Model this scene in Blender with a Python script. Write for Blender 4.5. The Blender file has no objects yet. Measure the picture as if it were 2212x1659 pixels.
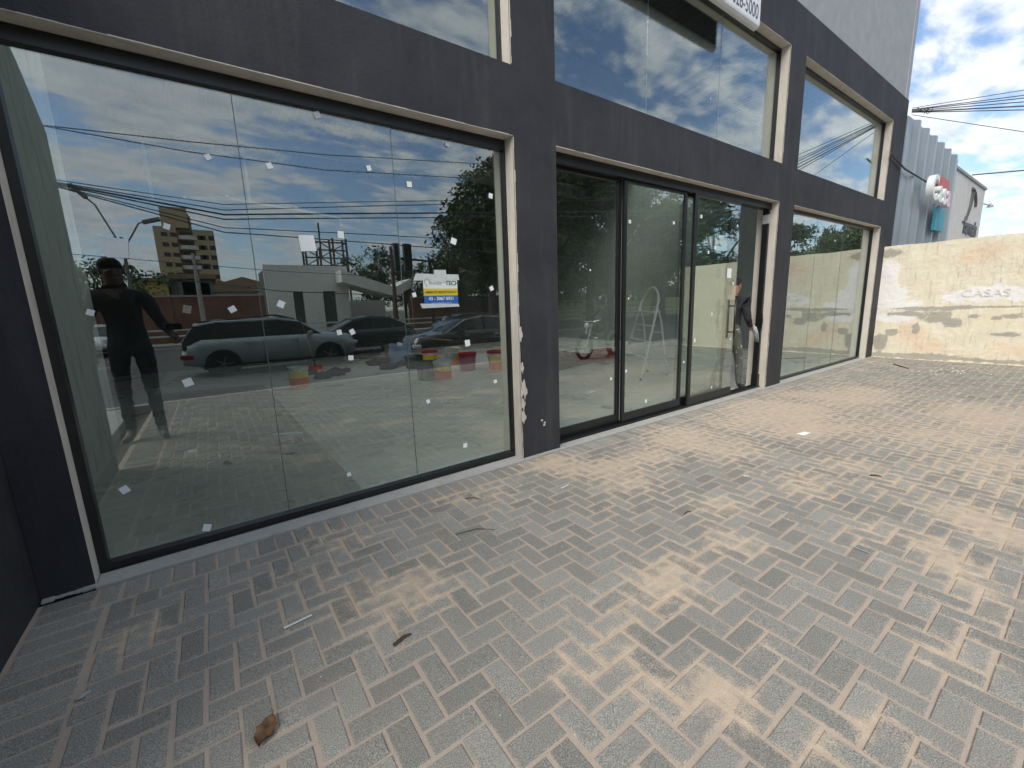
import bpy, bmesh, math, random
import numpy as np
from mathutils import Vector, Matrix, noise as mnoise
R = math.radians
sc = bpy.context.scene
# ------------------------------------------------------------------ camera
CAM = np.array([0, -3.296, 1.55]); YAW, PIT, ROL, FOC = R(35.285), R(-10.51), R(-1.987), 910.54   # focal in units of a 2212 px wide picture
_f = np.array([math.sin(YAW)*math.cos(PIT), math.cos(YAW)*math.cos(PIT), math.sin(PIT)])
_s = np.cross(_f, [0, 0, 1]); _s /= np.linalg.norm(_s); _u = np.cross(_s, _f)
_S = math.cos(ROL)*_s + math.sin(ROL)*_u; _U = -math.sin(ROL)*_s + math.cos(ROL)*_u
cd = bpy.data.cameras.new('camera'); co = bpy.data.objects.new('camera', cd); sc.collection.objects.link(co); sc.camera = co
co.matrix_world = Matrix(((_S[0], _U[0], -_f[0], CAM[0]), (_S[1], _U[1], -_f[1], CAM[1]), (_S[2], _U[2], -_f[2], CAM[2]), (0, 0, 0, 1)))
cd.sensor_width = 36; cd.lens = 36*FOC/2212; cd.clip_start = 0.02; cd.clip_end = 3000
# ------------------------------------------------------------------ world, sun, exposure
SUN = Vector((-0.62, -0.34, 0.70)).normalized()
w = bpy.data.worlds.new('World'); sc.world = w; w.use_nodes = True
wt = w.node_tree; wt.nodes.clear(); WN = wt.nodes.new; WL = wt.links.new
sky = WN('ShaderNodeTexSky'); sky.sky_type = 'NISHITA'; sky.sun_disc = False
sky.sun_elevation = math.asin(SUN.z); sky.sun_rotation = math.atan2(SUN.x, SUN.y); sky.ozone_density = 2.5
bg = WN('ShaderNodeBackground'); bg.inputs[1].default_value = 0.105; WL(sky.outputs[0], bg.inputs[0])
tc = WN('ShaderNodeTexCoord'); sep = WN('ShaderNodeSeparateXYZ'); WL(tc.outputs['Generated'], sep.inputs[0])
def wm(op, a, b=None):
    n = WN('ShaderNodeMath'); n.operation = op
    for i, v in enumerate((a, b)):
        if v is None: continue
        if isinstance(v, (int, float)): n.inputs[i].default_value = v
        else: WL(v, n.inputs[i])
    return n.outputs[0]
zz = wm('ADD', wm('MAXIMUM', sep.outputs[2], 0.0), 0.16)
cb = WN('ShaderNodeCombineXYZ'); WL(wm('DIVIDE', sep.outputs[0], zz), cb.inputs[0]); WL(wm('DIVIDE', sep.outputs[1], zz), cb.inputs[1])
mp = WN('ShaderNodeMapping'); WL(cb.outputs[0], mp.inputs[0]); mp.inputs['Rotation'].default_value = (0, 0, R(28)); mp.inputs['Scale'].default_value = (1.0, 1.7, 1)
n1 = WN('ShaderNodeTexNoise'); n1.inputs['Scale'].default_value = 2.3; n1.inputs['Detail'].default_value = 9; n1.inputs['Roughness'].default_value = 0.56; n1.inputs['Distortion'].default_value = 0.35
WL(mp.outputs[0], n1.inputs['Vector'])
n2 = WN('ShaderNodeTexNoise'); n2.inputs['Scale'].default_value = 7.5; n2.inputs['Detail'].default_value = 6; WL(mp.outputs[0], n2.inputs['Vector'])
# more cloud overhead to the west (left), broken cloud to the south-east, a thin veil to the east
veil = wm('MULTIPLY', wm('MAXIMUM', wm('SUBTRACT', 0.22, sep.outputs[0]), 0.0), 0.10)
east = wm('MULTIPLY', wm('MAXIMUM', wm('ADD', sep.outputs[1], 0.42), 0.0), 0.115)
cov = wm('ADD', wm('ADD', wm('MULTIPLY', n1.outputs[0], 0.78), wm('MULTIPLY', n2.outputs[0], 0.22)), wm('ADD', veil, east))
rp = WN('ShaderNodeMapRange'); rp.interpolation_type = 'SMOOTHSTEP'; rp.inputs[1].default_value = 0.45; rp.inputs[2].default_value = 0.585; WL(cov, rp.inputs[0])
cc = WN('ShaderNodeMix'); cc.data_type = 'RGBA'; WL(n2.outputs[0], cc.inputs[0]); cc.inputs[6].default_value = (0.46, 0.54, 0.64, 1); cc.inputs[7].default_value = (1.02, 1.04, 1.05, 1)
bg2 = WN('ShaderNodeBackground'); bg2.inputs[1].default_value = 0.66; WL(cc.outputs[2], bg2.inputs[0])
mx = WN('ShaderNodeMixShader'); WL(rp.outputs[0], mx.inputs[0]); WL(bg.outputs[0], mx.inputs[1]); WL(bg2.outputs[0], mx.inputs[2])
wo = WN('ShaderNodeOutputWorld'); WL(mx.outputs[0], wo.inputs[0])
sl = bpy.data.lights.new('sun', 'SUN'); sl.energy = 1.5; sl.angle = R(40); sl.color = (1, 0.95, 0.87)
so = bpy.data.objects.new('sun', sl); sc.collection.objects.link(so); so.rotation_euler = SUN.to_track_quat('Z', 'Y').to_euler()
sc.view_settings.view_transform = 'Standard'; sc.view_settings.look = 'None'; sc.view_settings.gamma = 1; sc.view_settings.exposure = 1.0
sc.render.engine = 'CYCLES'
sc.cycles.max_bounces = 10; sc.cycles.transparent_max_bounces = 24; sc.cycles.glossy_bounces = 6; sc.cycles.diffuse_bounces = 4

# ------------------------------------------------------------------ measuring helpers: a sight line from the surveyed camera, met with the ground or a vertical plane
def ray(a, b): return _f + _S*(a-1106)/FOC - _U*(b-829.5)/FOC
def G(a, b, z=0.0): r = ray(a, b); p = CAM + r*((z-CAM[2])/r[2]); return Vector(p)
def F(a, b, y=0.0): r = ray(a, b); p = CAM + r*((y-CAM[1])/r[1]); return Vector(p)
def M(a, b, y): p = F(a, b, 0.31-y); return Vector((p.x, y, p.z))        # something standing across the street, seen mirrored in the panes
rnd = random.Random(7)
C = sc.collection
# ------------------------------------------------------------------ materials
def new_mat(name):
    m = bpy.data.materials.new(name); m.use_nodes = True; t = m.node_tree; b = t.nodes['Principled BSDF']; return m, t, b
def mathn(t, op, a, b=None, clamp=False):
    n = t.nodes.new('ShaderNodeMath'); n.operation = op; n.use_clamp = clamp
    for i, v in enumerate((a, b)):
        if v is None: continue
        if isinstance(v, (int, float)): n.inputs[i].default_value = v
        else: t.links.new(v, n.inputs[i])
    return n.outputs[0]
def noise(t, scale, detail=4, rough=0.5, vec=None, dist=0, stretch=None):
    n = t.nodes.new('ShaderNodeTexNoise'); n.inputs['Scale'].default_value = scale; n.inputs['Detail'].default_value = detail; n.inputs['Roughness'].default_value = rough; n.inputs['Distortion'].default_value = dist
    if vec is None: vec = t.nodes.new('ShaderNodeTexCoord').outputs['Object']
    if stretch:
        mp = t.nodes.new('ShaderNodeMapping'); mp.inputs['Scale'].default_value = stretch; t.links.new(vec, mp.inputs[0]); vec = mp.outputs[0]
    t.links.new(vec, n.inputs['Vector']); return n.outputs[0]
def ramp(t, v, a, b):
    n = t.nodes.new('ShaderNodeMapRange'); n.inputs[1].default_value = a; n.inputs[2].default_value = b; t.links.new(v, n.inputs[0]); return n.outputs[0]
def mixc(t, f, a, b):
    n = t.nodes.new('ShaderNodeMix'); n.data_type = 'RGBA'
    if isinstance(f, float): n.inputs[0].default_value = f
    else: t.links.new(f, n.inputs[0])
    for i, v in ((6, a), (7, b)):
        if isinstance(v, tuple): n.inputs[i].default_value = (*v[:3], 1)
        else: t.links.new(v, n.inputs[i])
    return n.outputs[2]
def bump(t, b, h, s=0.3, d=0.01):
    n = t.nodes.new('ShaderNodeBump'); n.inputs['Strength'].default_value = s; n.inputs['Distance'].default_value = d; t.links.new(h, n.inputs['Height']); t.links.new(n.outputs[0], b.inputs['Normal'])
_mc = {}
def mat(name, col, rough=0.6, metal=0.0, var=0.25, scale=3.0, bmp=0.0, bscale=60, spec=0.4, coat=0.0):
    """painted or plain surface with blotchy wear"""
    if name in _mc: return _mc[name]
    m, t, b = new_mat(name)
    n = noise(t, scale, 6, 0.6); dark = tuple(c*(1-var) for c in col); lite = tuple(min(1, c*(1+var*0.6)) for c in col)
    t.links.new(mixc(t, ramp(t, n, 0.3, 0.7), dark, lite), b.inputs['Base Color'])
    b.inputs['Roughness'].default_value = rough; b.inputs['Metallic'].default_value = metal; b.inputs['Specular IOR Level'].default_value = spec; b.inputs['Coat Weight'].default_value = coat
    if bmp: bump(t, b, noise(t, bscale, 4, 0.6), bmp, 0.004)
    _mc[name] = m; return m
def glass_mat(name, face=0.11, tint=(0.80, 0.88, 0.84), wav=0.0):
    m, t, b = new_mat(name); t.nodes.remove(b)
    lw = t.nodes.new('ShaderNodeLayerWeight'); lw.inputs[0].default_value = 0.5
    fac = mathn(t, 'ADD', mathn(t, 'MULTIPLY', mathn(t, 'POWER', lw.outputs['Facing'], 4.0), 1-face), face, True)
    g = t.nodes.new('ShaderNodeBsdfGlossy'); g.inputs['Roughness'].default_value = 0.0; g.inputs['Color'].default_value = (0.93, 0.97, 0.98, 1)
    tr = t.nodes.new('ShaderNodeBsdfTransparent'); tr.inputs['Color'].default_value = (*tint, 1)
    if wav:
        bn = t.nodes.new('ShaderNodeBump'); bn.inputs['Strength'].default_value = wav; bn.inputs['Distance'].default_value = 0.002; t.links.new(noise(t, 0.9, 1), bn.inputs['Height']); t.links.new(bn.outputs[0], g.inputs['Normal'])
    ms = t.nodes.new('ShaderNodeMixShader'); t.links.new(fac, ms.inputs[0]); t.links.new(tr.outputs[0], ms.inputs[1]); t.links.new(g.outputs[0], ms.inputs[2])
    df_ = t.nodes.new('ShaderNodeBsdfDiffuse'); df_.inputs[0].default_value = (.6, .6, .57, 1); du = t.nodes.new('ShaderNodeMixShader')      # builder's dust and wipe marks
    wipe = mathn(t, 'ADD', mathn(t, 'MULTIPLY', ramp(t, noise(t, 1.7, 7, .7, stretch=(1, 1, .6)), .48, .8), .016), mathn(t, 'MULTIPLY', ramp(t, noise(t, 14, 4, .6, dist=2), .62, .8), .028)); t.links.new(wipe, du.inputs[0]); t.links.new(ms.outputs[0], du.inputs[1]); t.links.new(df_.outputs[0], du.inputs[2]); ms = du
    t.links.new(ms.outputs[0], t.nodes['Material Output'].inputs[0]); return m

GLASS = glass_mat('tempered_glass', 0.15, (0.93, 0.975, 0.95))
# dark facade paint, slightly patchy rollered render
def facade_mat():
    m, t, b = new_mat('facade_paint')
    n = noise(t, 1.1, 6, 0.65); f = noise(t, 38, 4, 0.7); st = noise(t, 2.2, 5, 0.6, stretch=(3, 3, 0.35))
    c = mixc(t, ramp(t, n, 0.32, 0.68), (0.026, 0.027, 0.032), (0.046, 0.047, 0.052))
    c = mixc(t, mathn(t, 'MULTIPLY', ramp(t, st, 0.52, 0.74), 0.5), c, (0.072, 0.072, 0.074))
    c = mixc(t, ramp(t, noise(t, 90, 2, 0.5), 0.74, 0.80), c, (0.16, 0.155, 0.14))
    t.links.new(c, b.inputs['Base Color']); b.inputs['Roughness'].default_value = 0.72; b.inputs['Specular IOR Level'].default_value = 0.3
    bump(t, b, mathn(t, 'ADD', f, mathn(t, 'MULTIPLY', noise(t, 6, 3), 1.2)), 0.5, 0.006); return m
FAC = facade_mat()
def plaster_mat(name, col, stain, amt=0.5):
    m, t, b = new_mat(name)
    n = noise(t, 4, 8, 0.65); st = noise(t, 3.0, 6, 0.7, stretch=(2.5, 2.5, 0.5))
    c = mixc(t, ramp(t, n, 0.35, 0.7), tuple(x*0.86 for x in col), col)
    c = mixc(t, mathn(t, 'MULTIPLY', ramp(t, st, 0.52, 0.66), amt), c, stain)
    t.links.new(c, b.inputs['Base Color']); b.inputs['Roughness'].default_value = 0.85; b.inputs['Specular IOR Level'].default_value = 0.2
    bump(t, b, noise(t, 45, 5, 0.7), 0.5, 0.006); return m
REV = plaster_mat('reveal_plaster', (0.62, 0.57, 0.50), (0.36, 0.31, 0.26), 0.4)
GREYP = plaster_mat('grey_parapet', (0.36, 0.38, 0.40), (0.30, 0.31, 0.33), 0.5)
INWALL = plaster_mat('inner_wall', (0.60, 0.62, 0.58), (0.30, 0.31, 0.28), 0.6)
BLACK = mat('black_aluminium', (0.012, 0.014, 0.014), 0.35, 0.0, 0.3, 5, spec=0.5)
WHITEP = mat('white_paper', (0.88, 0.91, 0.90), 0.7, var=0.06, scale=20)
STICK = mat('white_sticker', (0.85, 0.89, 0.87), 0.6, var=0.08, scale=90)

# ------------------------------------------------------------------ mesh builder
class MB:
    def __init__(s): s.v = []; s.f = []; s.m = []
    def add(s, vs, fs, mi=0):
        o = len(s.v); s.v += [tuple(v) for v in vs]; s.f += [tuple(i+o for i in f) for f in fs]; s.m += [mi]*len(fs); return s
    def box(s, x0, x1, y0, y1, z0, z1, mi=0):
        return s.add([(x, y, z) for z in (z0, z1) for y in (y0, y1) for x in (x0, x1)], [(0, 2, 3, 1), (4, 5, 7, 6), (0, 1, 5, 4), (2, 6, 7, 3), (0, 4, 6, 2), (1, 3, 7, 5)], mi)
    def obox(s, c, size, rot=None, mi=0):
        a, b, d = (q/2 for q in size); rot = rot or Matrix.Identity(3)
        vs = [Vector(c)+rot@Vector((x, y, z)) for z in (-d, d) for y in (-b, b) for x in (-a, a)]
        return s.add(vs, [(0, 2, 3, 1), (4, 5, 7, 6), (0, 1, 5, 4), (2, 6, 7, 3), (0, 4, 6, 2), (1, 3, 7, 5)], mi)
    def beam(s, a, b, wx, wy, mi=0):
        a = Vector(a); b = Vector(b); d = b-a; q = d.to_track_quat('Z', 'Y').to_matrix(); return s.obox((a+b)/2, (wx, wy, d.length), q, mi)
    def tube(s, pts, r, n=8, mi=0, closed=False):
        pts = [Vector(p) for p in pts]; rs = r if isinstance(r, (list, tuple)) else [r]*len(pts); rings = []; up = Vector((0, 0, 1)); N = len(pts)
        vs = []
        prev = None
        for i, p in enumerate(pts):
            if closed: d = pts[(i+1) % N]-pts[i-1]
            else: d = pts[min(i+1, N-1)]-pts[max(i-1, 0)]
            d.normalize()
            if prev is None: a = d.cross(up if abs(d.z) < 0.95 else Vector((1, 0, 0)))
            else: a = prev - d*prev.dot(d)
            a.normalize(); prev = a; b = d.cross(a)
            for k in range(n):
                t = 2*math.pi*k/n; vs.append(p+(a*math.cos(t)+b*math.sin(t))*rs[i])
        fs = []
        for i in range(N if closed else N-1):
            j = (i+1) % N
            for k in range(n): fs.append((i*n+k, i*n+(k+1) % n, j*n+(k+1) % n, j*n+k))
        if not closed: fs += [tuple(range(n))[::-1], tuple((N-1)*n+k for k in range(n))]
        return s.add(vs, fs, mi)
    def lathe(s, prof, c=(0, 0, 0), n=24, mi=0, rot=None, cap=True, mis=None):
        c = Vector(c); rot = rot or Matrix.Identity(3); vs = []
        for r, z in prof:
            for k in range(n): t = 2*math.pi*k/n; vs.append(c+rot@Vector((r*math.cos(t), r*math.sin(t), z)))
        for i in range(len(prof)-1):
            s_fs = [(i*n+k, i*n+(k+1) % n, (i+1)*n+(k+1) % n, (i+1)*n+k) for k in range(n)]
            if i == 0: o = len(s.v); s.v += [tuple(v) for v in vs]
            s.f += [tuple(q+o for q in f) for f in s_fs]; s.m += [mis[i] if mis else mi]*n
        if cap:
            s.f += [tuple(o+k for k in range(n))[::-1], tuple(o+(len(prof)-1)*n+k for k in range(n))]; s.m += [mis[0] if mis else mi, mis[-1] if mis else mi]
        return s
    def prism(s, poly, fn, mi=0):
        """poly: 2-D outline; fn(u, v, 0/1) -> 3-D"""
        n = len(poly); vs = [fn(u, v, 0) for u, v in poly]+[fn(u, v, 1) for u, v in poly]
        return s.add(vs, [tuple(range(n))[::-1], tuple(range(n, 2*n))]+[(i, (i+1) % n, n+(i+1) % n, n+i) for i in range(n)], mi)
    def loft(s, rings, mi=0, close=True, capends=True):
        n = len(rings[0]); vs = [p for r in rings for p in r]; fs = []
        for i in range(len(rings)-1):
            for k in range(n if close else n-1): fs.append((i*n+k, i*n+(k+1) % n, (i+1)*n+(k+1) % n, (i+1)*n+k))
        if capends: fs += [tuple(range(n))[::-1], tuple((len(rings)-1)*n+k for k in range(n))]
        return s.add(vs, fs, mi)
    def build(s, name, mats, parent=None, smooth=False, bevel=0, kind=None):
        me = bpy.data.meshes.new(name); me.from_pydata(s.v, [], s.f); me.update()
        if not isinstance(mats, (list, tuple)): mats = [mats]
        for m in mats: me.materials.append(m)
        me.polygons.foreach_set('material_index', s.m)
        bm = bmesh.new(); bm.from_mesh(me); bmesh.ops.recalc_face_normals(bm, faces=bm.faces); bm.to_mesh(me); bm.free()
        if smooth: me.polygons.foreach_set('use_smooth', [True]*len(me.polygons))
        o = bpy.data.objects.new(name, me); C.objects.link(o)
        if parent: o.parent = parent
        if kind: o['kind'] = kind
        if bevel:
            b = o.modifiers.new('bevel', 'BEVEL'); b.width = bevel; b.segments = 2; b.limit_method = 'ANGLE'
        if smooth == 'auto':
            try:
                with bpy.context.temp_override(object=o, active_object=o, selected_objects=[o], selected_editable_objects=[o]): bpy.ops.object.shade_auto_smooth(angle=R(40))
            except Exception: me.polygons.foreach_set('use_smooth', [False]*len(me.polygons))
        return o
def tag(o, label, cat, group=None):
    o['label'] = label; o['category'] = cat
    if group: o['group'] = group
    return o
def thing(name, label, cat, loc=(0, 0, 0), rz=0, group=None):
    o = bpy.data.objects.new(name, None); C.objects.link(o); o.location = loc; o.rotation_euler = (0, 0, rz); o.empty_display_size = 0.2
    return tag(o, label, cat, group)
def children_of(o): return [c for c in bpy.data.objects if c.parent == o]
def copy_tree(o, parent=None):
    c = o.copy(); C.objects.link(c)
    if parent: c.parent = parent
    for ch in children_of(o): copy_tree(ch, c)
    return c
def rot3(x=0, y=0, z=0): return (Matrix.Rotation(z, 3, 'Z')@Matrix.Rotation(y, 3, 'Y')@Matrix.Rotation(x, 3, 'X'))
def text(name, body, size, m, parent, loc, rot=(R(90), 0, 0), align='CENTER', extrude=0.0015, sx=1.0, bold=0.0):
    cu = bpy.data.curves.new(name, 'FONT'); cu.body = body; cu.size = size; cu.align_x = align; cu.align_y = 'CENTER'; cu.extrude = extrude; cu.offset = bold
    t = bpy.data.objects.new(name, cu); C.objects.link(t); bpy.context.view_layer.update()
    me = bpy.data.meshes.new_from_object(t.evaluated_get(bpy.context.evaluated_depsgraph_get())); bpy.data.objects.remove(t); me.materials.clear(); me.materials.append(m)
    o = bpy.data.objects.new(name, me); C.objects.link(o); o.location = loc; o.rotation_euler = rot; o.scale = (sx, 1, 1)
    if parent: o.parent = parent
    return o

# ================================================================== GROUND
WPV = 0.1085
SANDPX = [(300,1370,.17,.55),(420,1330,.14,.35),(600,1235,.22,.35),(740,1165,.22,.42),(880,1275,.2,.55),(990,1075,.2,.5),(1060,1062,.22,.5),(1190,1000,.26,.85),(1245,1010,.24,.8),(1320,1008,.34,.8),(1400,985,.36,.7),
 (1480,950,.42,.9),(1560,965,.40,.8),(1350,1040,.3,.5),(1700,890,.75,.85),(1640,905,.6,.7),(1730,925,.5,.85),(1575,1165,.15,.6),(1560,1095,.2,.6),(1610,1180,.12,.6),(1430,1265,.17,.7),(1470,1225,.14,.6),(1400,1310,.14,.55),(1330,1400,.15,.4),
 (1540,1480,.12,.95),(1590,1520,.10,.9),(1500,1510,.1,.8),(1410,1475,.09,.7),(1230,1440,.12,.55),(2060,1215,.17,.95),(2020,1180,.16,.8),(2100,1255,.14,.8),(2120,1120,.22,.85),(2180,1160,.22,.85),(2070,1090,.22,.6),(1880,1150,.2,.45),
 (1740,1050,.28,.55),(1860,1010,.3,.45),(1950,930,.9,.55),(2120,900,.9,.6),(1820,860,1.0,.6),(2190,1010,.45,.5),(2020,1000,.35,.4),(1900,1580,.1,.6),(1750,1600,.09,.6),(2050,1420,.12,.45),(1650,1400,.12,.5),(1980,1050,.3,.5),(2150,1050,.25,.5)]
SAND = [(*G(a, b)[:2], r, s) for a, b, r, s in SANDPX]
SX = np.array([s[0] for s in SAND]); SY = np.array([s[1] for s in SAND]); SR = np.array([s[2] for s in SAND]); SS = np.array([s[3] for s in SAND])
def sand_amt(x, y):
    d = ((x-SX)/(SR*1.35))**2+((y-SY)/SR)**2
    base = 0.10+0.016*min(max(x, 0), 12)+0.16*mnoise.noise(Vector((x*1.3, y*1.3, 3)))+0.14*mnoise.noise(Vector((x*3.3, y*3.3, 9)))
    if x < 1.2: base += 0.04  # left pavers tinted lighter with sand colour to lift the wing wall's shade
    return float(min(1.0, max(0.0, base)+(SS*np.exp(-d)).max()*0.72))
def pav_mat(paver):
    m, t, b = new_mat('paver_concrete' if paver else 'joint_sand')
    at = t.nodes.new('ShaderNodeAttribute'); at.attribute_name = 'sand'; tone = t.nodes.new('ShaderNodeAttribute'); tone.attribute_name = 'tone'
    oc = t.nodes.new('ShaderNodeTexCoord').outputs['Object']
    hi = noise(t, 150, 3, 0.6, oc); mid = noise(t, 16, 5, 0.6, oc); lo = noise(t, 2.4, 4, 0.55, oc)
    sandc = mixc(t, ramp(t, mid, 0.35, 0.7), (0.45, 0.36, 0.275), (0.57, 0.475, 0.37))
    sandc = mixc(t, ramp(t, noise(t, 420, 2, 0.5, oc), 0.45, 0.75), sandc, (0.60, 0.47, 0.34))
    if paver:
        agg = ramp(t, noise(t, 230, 2, 0.6, oc), 0.40, 0.66)
        g = mixc(t, agg, (0.185, 0.177, 0.155), (0.43, 0.415, 0.375))
        g = mixc(t, ramp(t, noise(t, 480, 2, 0.5, oc), 0.60, 0.76), g, (0.40, 0.39, 0.37))
        v = t.nodes.new('ShaderNodeHueSaturation'); t.links.new(g, v.inputs['Color']); t.links.new(mathn(t, 'ADD', mathn(t, 'MULTIPLY', tone.outputs['Fac'], 0.32), 0.80), v.inputs['Value'])
        g = v.outputs[0]
        g = mixc(t, mathn(t, 'MULTIPLY', ramp(t, lo, 0.5, 0.75), 0.5), g, (0.25, 0.225, 0.195))
        mask = mathn(t, 'ADD', at.outputs['Fac'], mathn(t, 'ADD', mathn(t, 'MULTIPLY', mathn(t, 'SUBTRACT', hi, 0.5), 1.25), mathn(t, 'MULTIPLY', mathn(t, 'SUBTRACT', mid, 0.5), 0.8)))
        mk = ramp(t, mask, 0.40, 0.66)
        col = mixc(t, mathn(t, 'MULTIPLY', mk, 0.82), g, sandc); h = mathn(t, 'ADD', hi, mathn(t, 'MULTIPLY', agg, 0.5)); bump(t, b, h, 0.55, 0.003)
    else:
        col = mixc(t, mathn(t, 'MULTIPLY', ramp(t, hi, 0.5, 0.7), 0.35), mixc(t, ramp(t, at.outputs['Fac'], 0.1, 0.45), (0.42, 0.35, 0.29), sandc), (0.25, 0.19, 0.14)); bump(t, b, hi, 0.6, 0.004)
    t.links.new(col, b.inputs['Base Color']); b.inputs['Roughness'].default_value = 0.92; b.inputs['Specular IOR Level'].default_value = 0.15; return m
PAVER, JOINT = pav_mat(True), pav_mat(False)
def build_pavement():
    V = []; Fc = []; sa = []; tn = []; hx = rnd
    def brick(x0, x1, y0, y1):
        g = 0.0055+hx.random()*0.0065; dx = hx.uniform(-.0022, .0022); dy = hx.uniform(-.0022, .0022); x0 += g+dx; x1 += dx-g; y0 += g+dy; y1 += dy-g
        if x1-x0 < 0.02 or y1-y0 < 0.02: return
        z = hx.uniform(-.0016, .0016); tx = hx.uniform(-.012, .012); ty = hx.uniform(-.012, .012); o = len(V); c = 0.004; cx = (x0+x1)/2; cy = (y0+y1)/2; t = hx.random()
        for ins, dz in ((0.021, 0), (c, 0), (0, -.0035), (-0.001, -.03)):
            for x, y in ((x0+ins, y0+ins), (x1-ins, y0+ins), (x1-ins, y1-ins), (x0+ins, y1-ins)):
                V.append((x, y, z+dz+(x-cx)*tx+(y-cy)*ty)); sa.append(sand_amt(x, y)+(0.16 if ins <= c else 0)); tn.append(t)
        Fc.append((o, o+1, o+2, o+3))
        for k in range(3):
            for i in range(4): j = (i+1) % 4; Fc.append((o+4*(k+1)+i, o+4*(k+1)+j, o+4*k+j, o+4*k+i))
    X0, X1, Y0, Y1 = -0.66, 13.25, -6.4, -0.262
    ox, oy = 0.66, -1.903
    for i in range(-16, 122):
        for j in range(-46, 18):
            k = (i-j) % 4
            if k == 0: b = (ox+i*WPV, ox+(i+2)*WPV, oy+j*WPV, oy+(j+1)*WPV)
            elif k == 3: b = (ox+i*WPV, ox+(i+1)*WPV, oy+j*WPV, oy+(j+2)*WPV)
            else: continue
            b = (max(b[0], X0), min(b[1], X1), max(b[2], Y0), min(b[3], Y1))
            if b[1]-b[0] > 0.03 and b[3]-b[2] > 0.03: brick(*b)
    x = -0.72
    while x < 13.2: brick(x, x+0.113, -0.262, -0.048); x += 0.113            # soldier course along the shop front
    y = -0.05
    while y > -6.4: brick(-0.955, -0.66, y-0.113, y) if y < -0.26 else brick(-0.955, -0.72, y-0.113, y); y -= 0.113
    me = bpy.data.meshes.new('pavement'); me.from_pydata(V, [], Fc); me.materials.append(PAVER)
    for nm, d in (('sand', sa), ('tone', tn)): me.attributes.new(nm, 'FLOAT', 'POINT').data.foreach_set('value', d)
    o = bpy.data.objects.new('pavement', me); C.objects.link(o); o['kind'] = 'structure'
    # joint sand, heaped above the pavers where it was spilt
    xs = np.arange(-1.0, 13.31, 0.05); ys = np.arange(-6.45, -0.04, 0.05); V = []; sa = []
    for y in ys:
        for x in xs:
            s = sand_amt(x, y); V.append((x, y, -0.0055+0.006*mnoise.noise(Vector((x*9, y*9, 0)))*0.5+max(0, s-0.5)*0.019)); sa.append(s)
    n = len(xs); Fc = [(j*n+i, j*n+i+1, (j+1)*n+i+1, (j+1)*n+i) for j in range(len(ys)-1) for i in range(n-1)]
    me = bpy.data.meshes.new('joint_sand'); me.from_pydata(V, [], Fc); me.materials.append(JOINT); me.attributes.new('sand', 'FLOAT', 'POINT').data.foreach_set('value', sa)
    o = bpy.data.objects.new('joint_sand', me); C.objects.link(o); o['kind'] = 'stuff'; o['label'] = 'orange sand swept into and spilt over the paver joints'; o['category'] = 'sand'
build_pavement()
CONC = plaster_mat('kerb_concrete', (0.42, 0.41, 0.38), (0.27, 0.25, 0.22), 0.5)
MB().box(-0.74, 13.3, -0.046, 0.115, -0.05, 0.012).build('threshold_strip', CONC, kind='structure', bevel=0.004)
def ground_mat():
    m, t, b = new_mat('bare_ground'); c = mixc(t, ramp(t, noise(t, 0.4, 6), 0.35, 0.65), (0.10, 0.09, 0.07), (0.13, 0.14, 0.08)); t.links.new(c, b.inputs['Base Color']); b.inputs['Roughness'].default_value = 0.95; return m
MB().box(-700, 900, -900, 500, -1.0, -0.16).build('ground', ground_mat(), kind='structure')
def asphalt():
    m, t, b = new_mat('asphalt'); c = mixc(t, ramp(t, noise(t, 0.5, 6), 0.3, 0.7), (0.040, 0.040, 0.042), (0.065, 0.064, 0.062)); c = mixc(t, ramp(t, noise(t, 160, 2), 0.6, 0.7), c, (0.12, 0.12, 0.12)); t.links.new(c, b.inputs['Base Color']); b.inputs['Roughness'].default_value = 0.85; return m
MB().box(-150, 300, -27.5, -6.6, -0.5, -0.13).build('road', asphalt(), kind='structure')
MB().box(-150, 300, -6.6, -6.45, -0.5, 0.0).build('kerb', CONC, kind='structure', bevel=0.01)
MB().box(-150, 300, -27.7, -27.5, -0.5, 0.02).build('kerb', CONC, kind='structure', bevel=0.01)
MB().box(-150, 300, -31, -27.7, -0.5, 0.0).build('sidewalk', CONC, kind='structure')
MB().box(13.62, 300, -6.45, -0.0, -0.5, -0.02).build('sidewalk', CONC, kind='structure')
MB().box(-150, -1.3, -6.45, 0.0, -0.5, -0.02).build('sidewalk', CONC, kind='structure')
rm = MB()
for x in range(-60, 160, 6): rm.box(x, x+3, -17.1, -16.95, -0.13, -0.126)
rm.box(-150, 300, -7.3, -7.18, -0.13, -0.126); rm.box(-150, 300, -26.9, -26.78, -0.13, -0.126)
rm.build('road_markings', mat('road_paint', (0.6, 0.6, 0.56), 0.7, var=0.3, scale=6), kind='structure')

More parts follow.
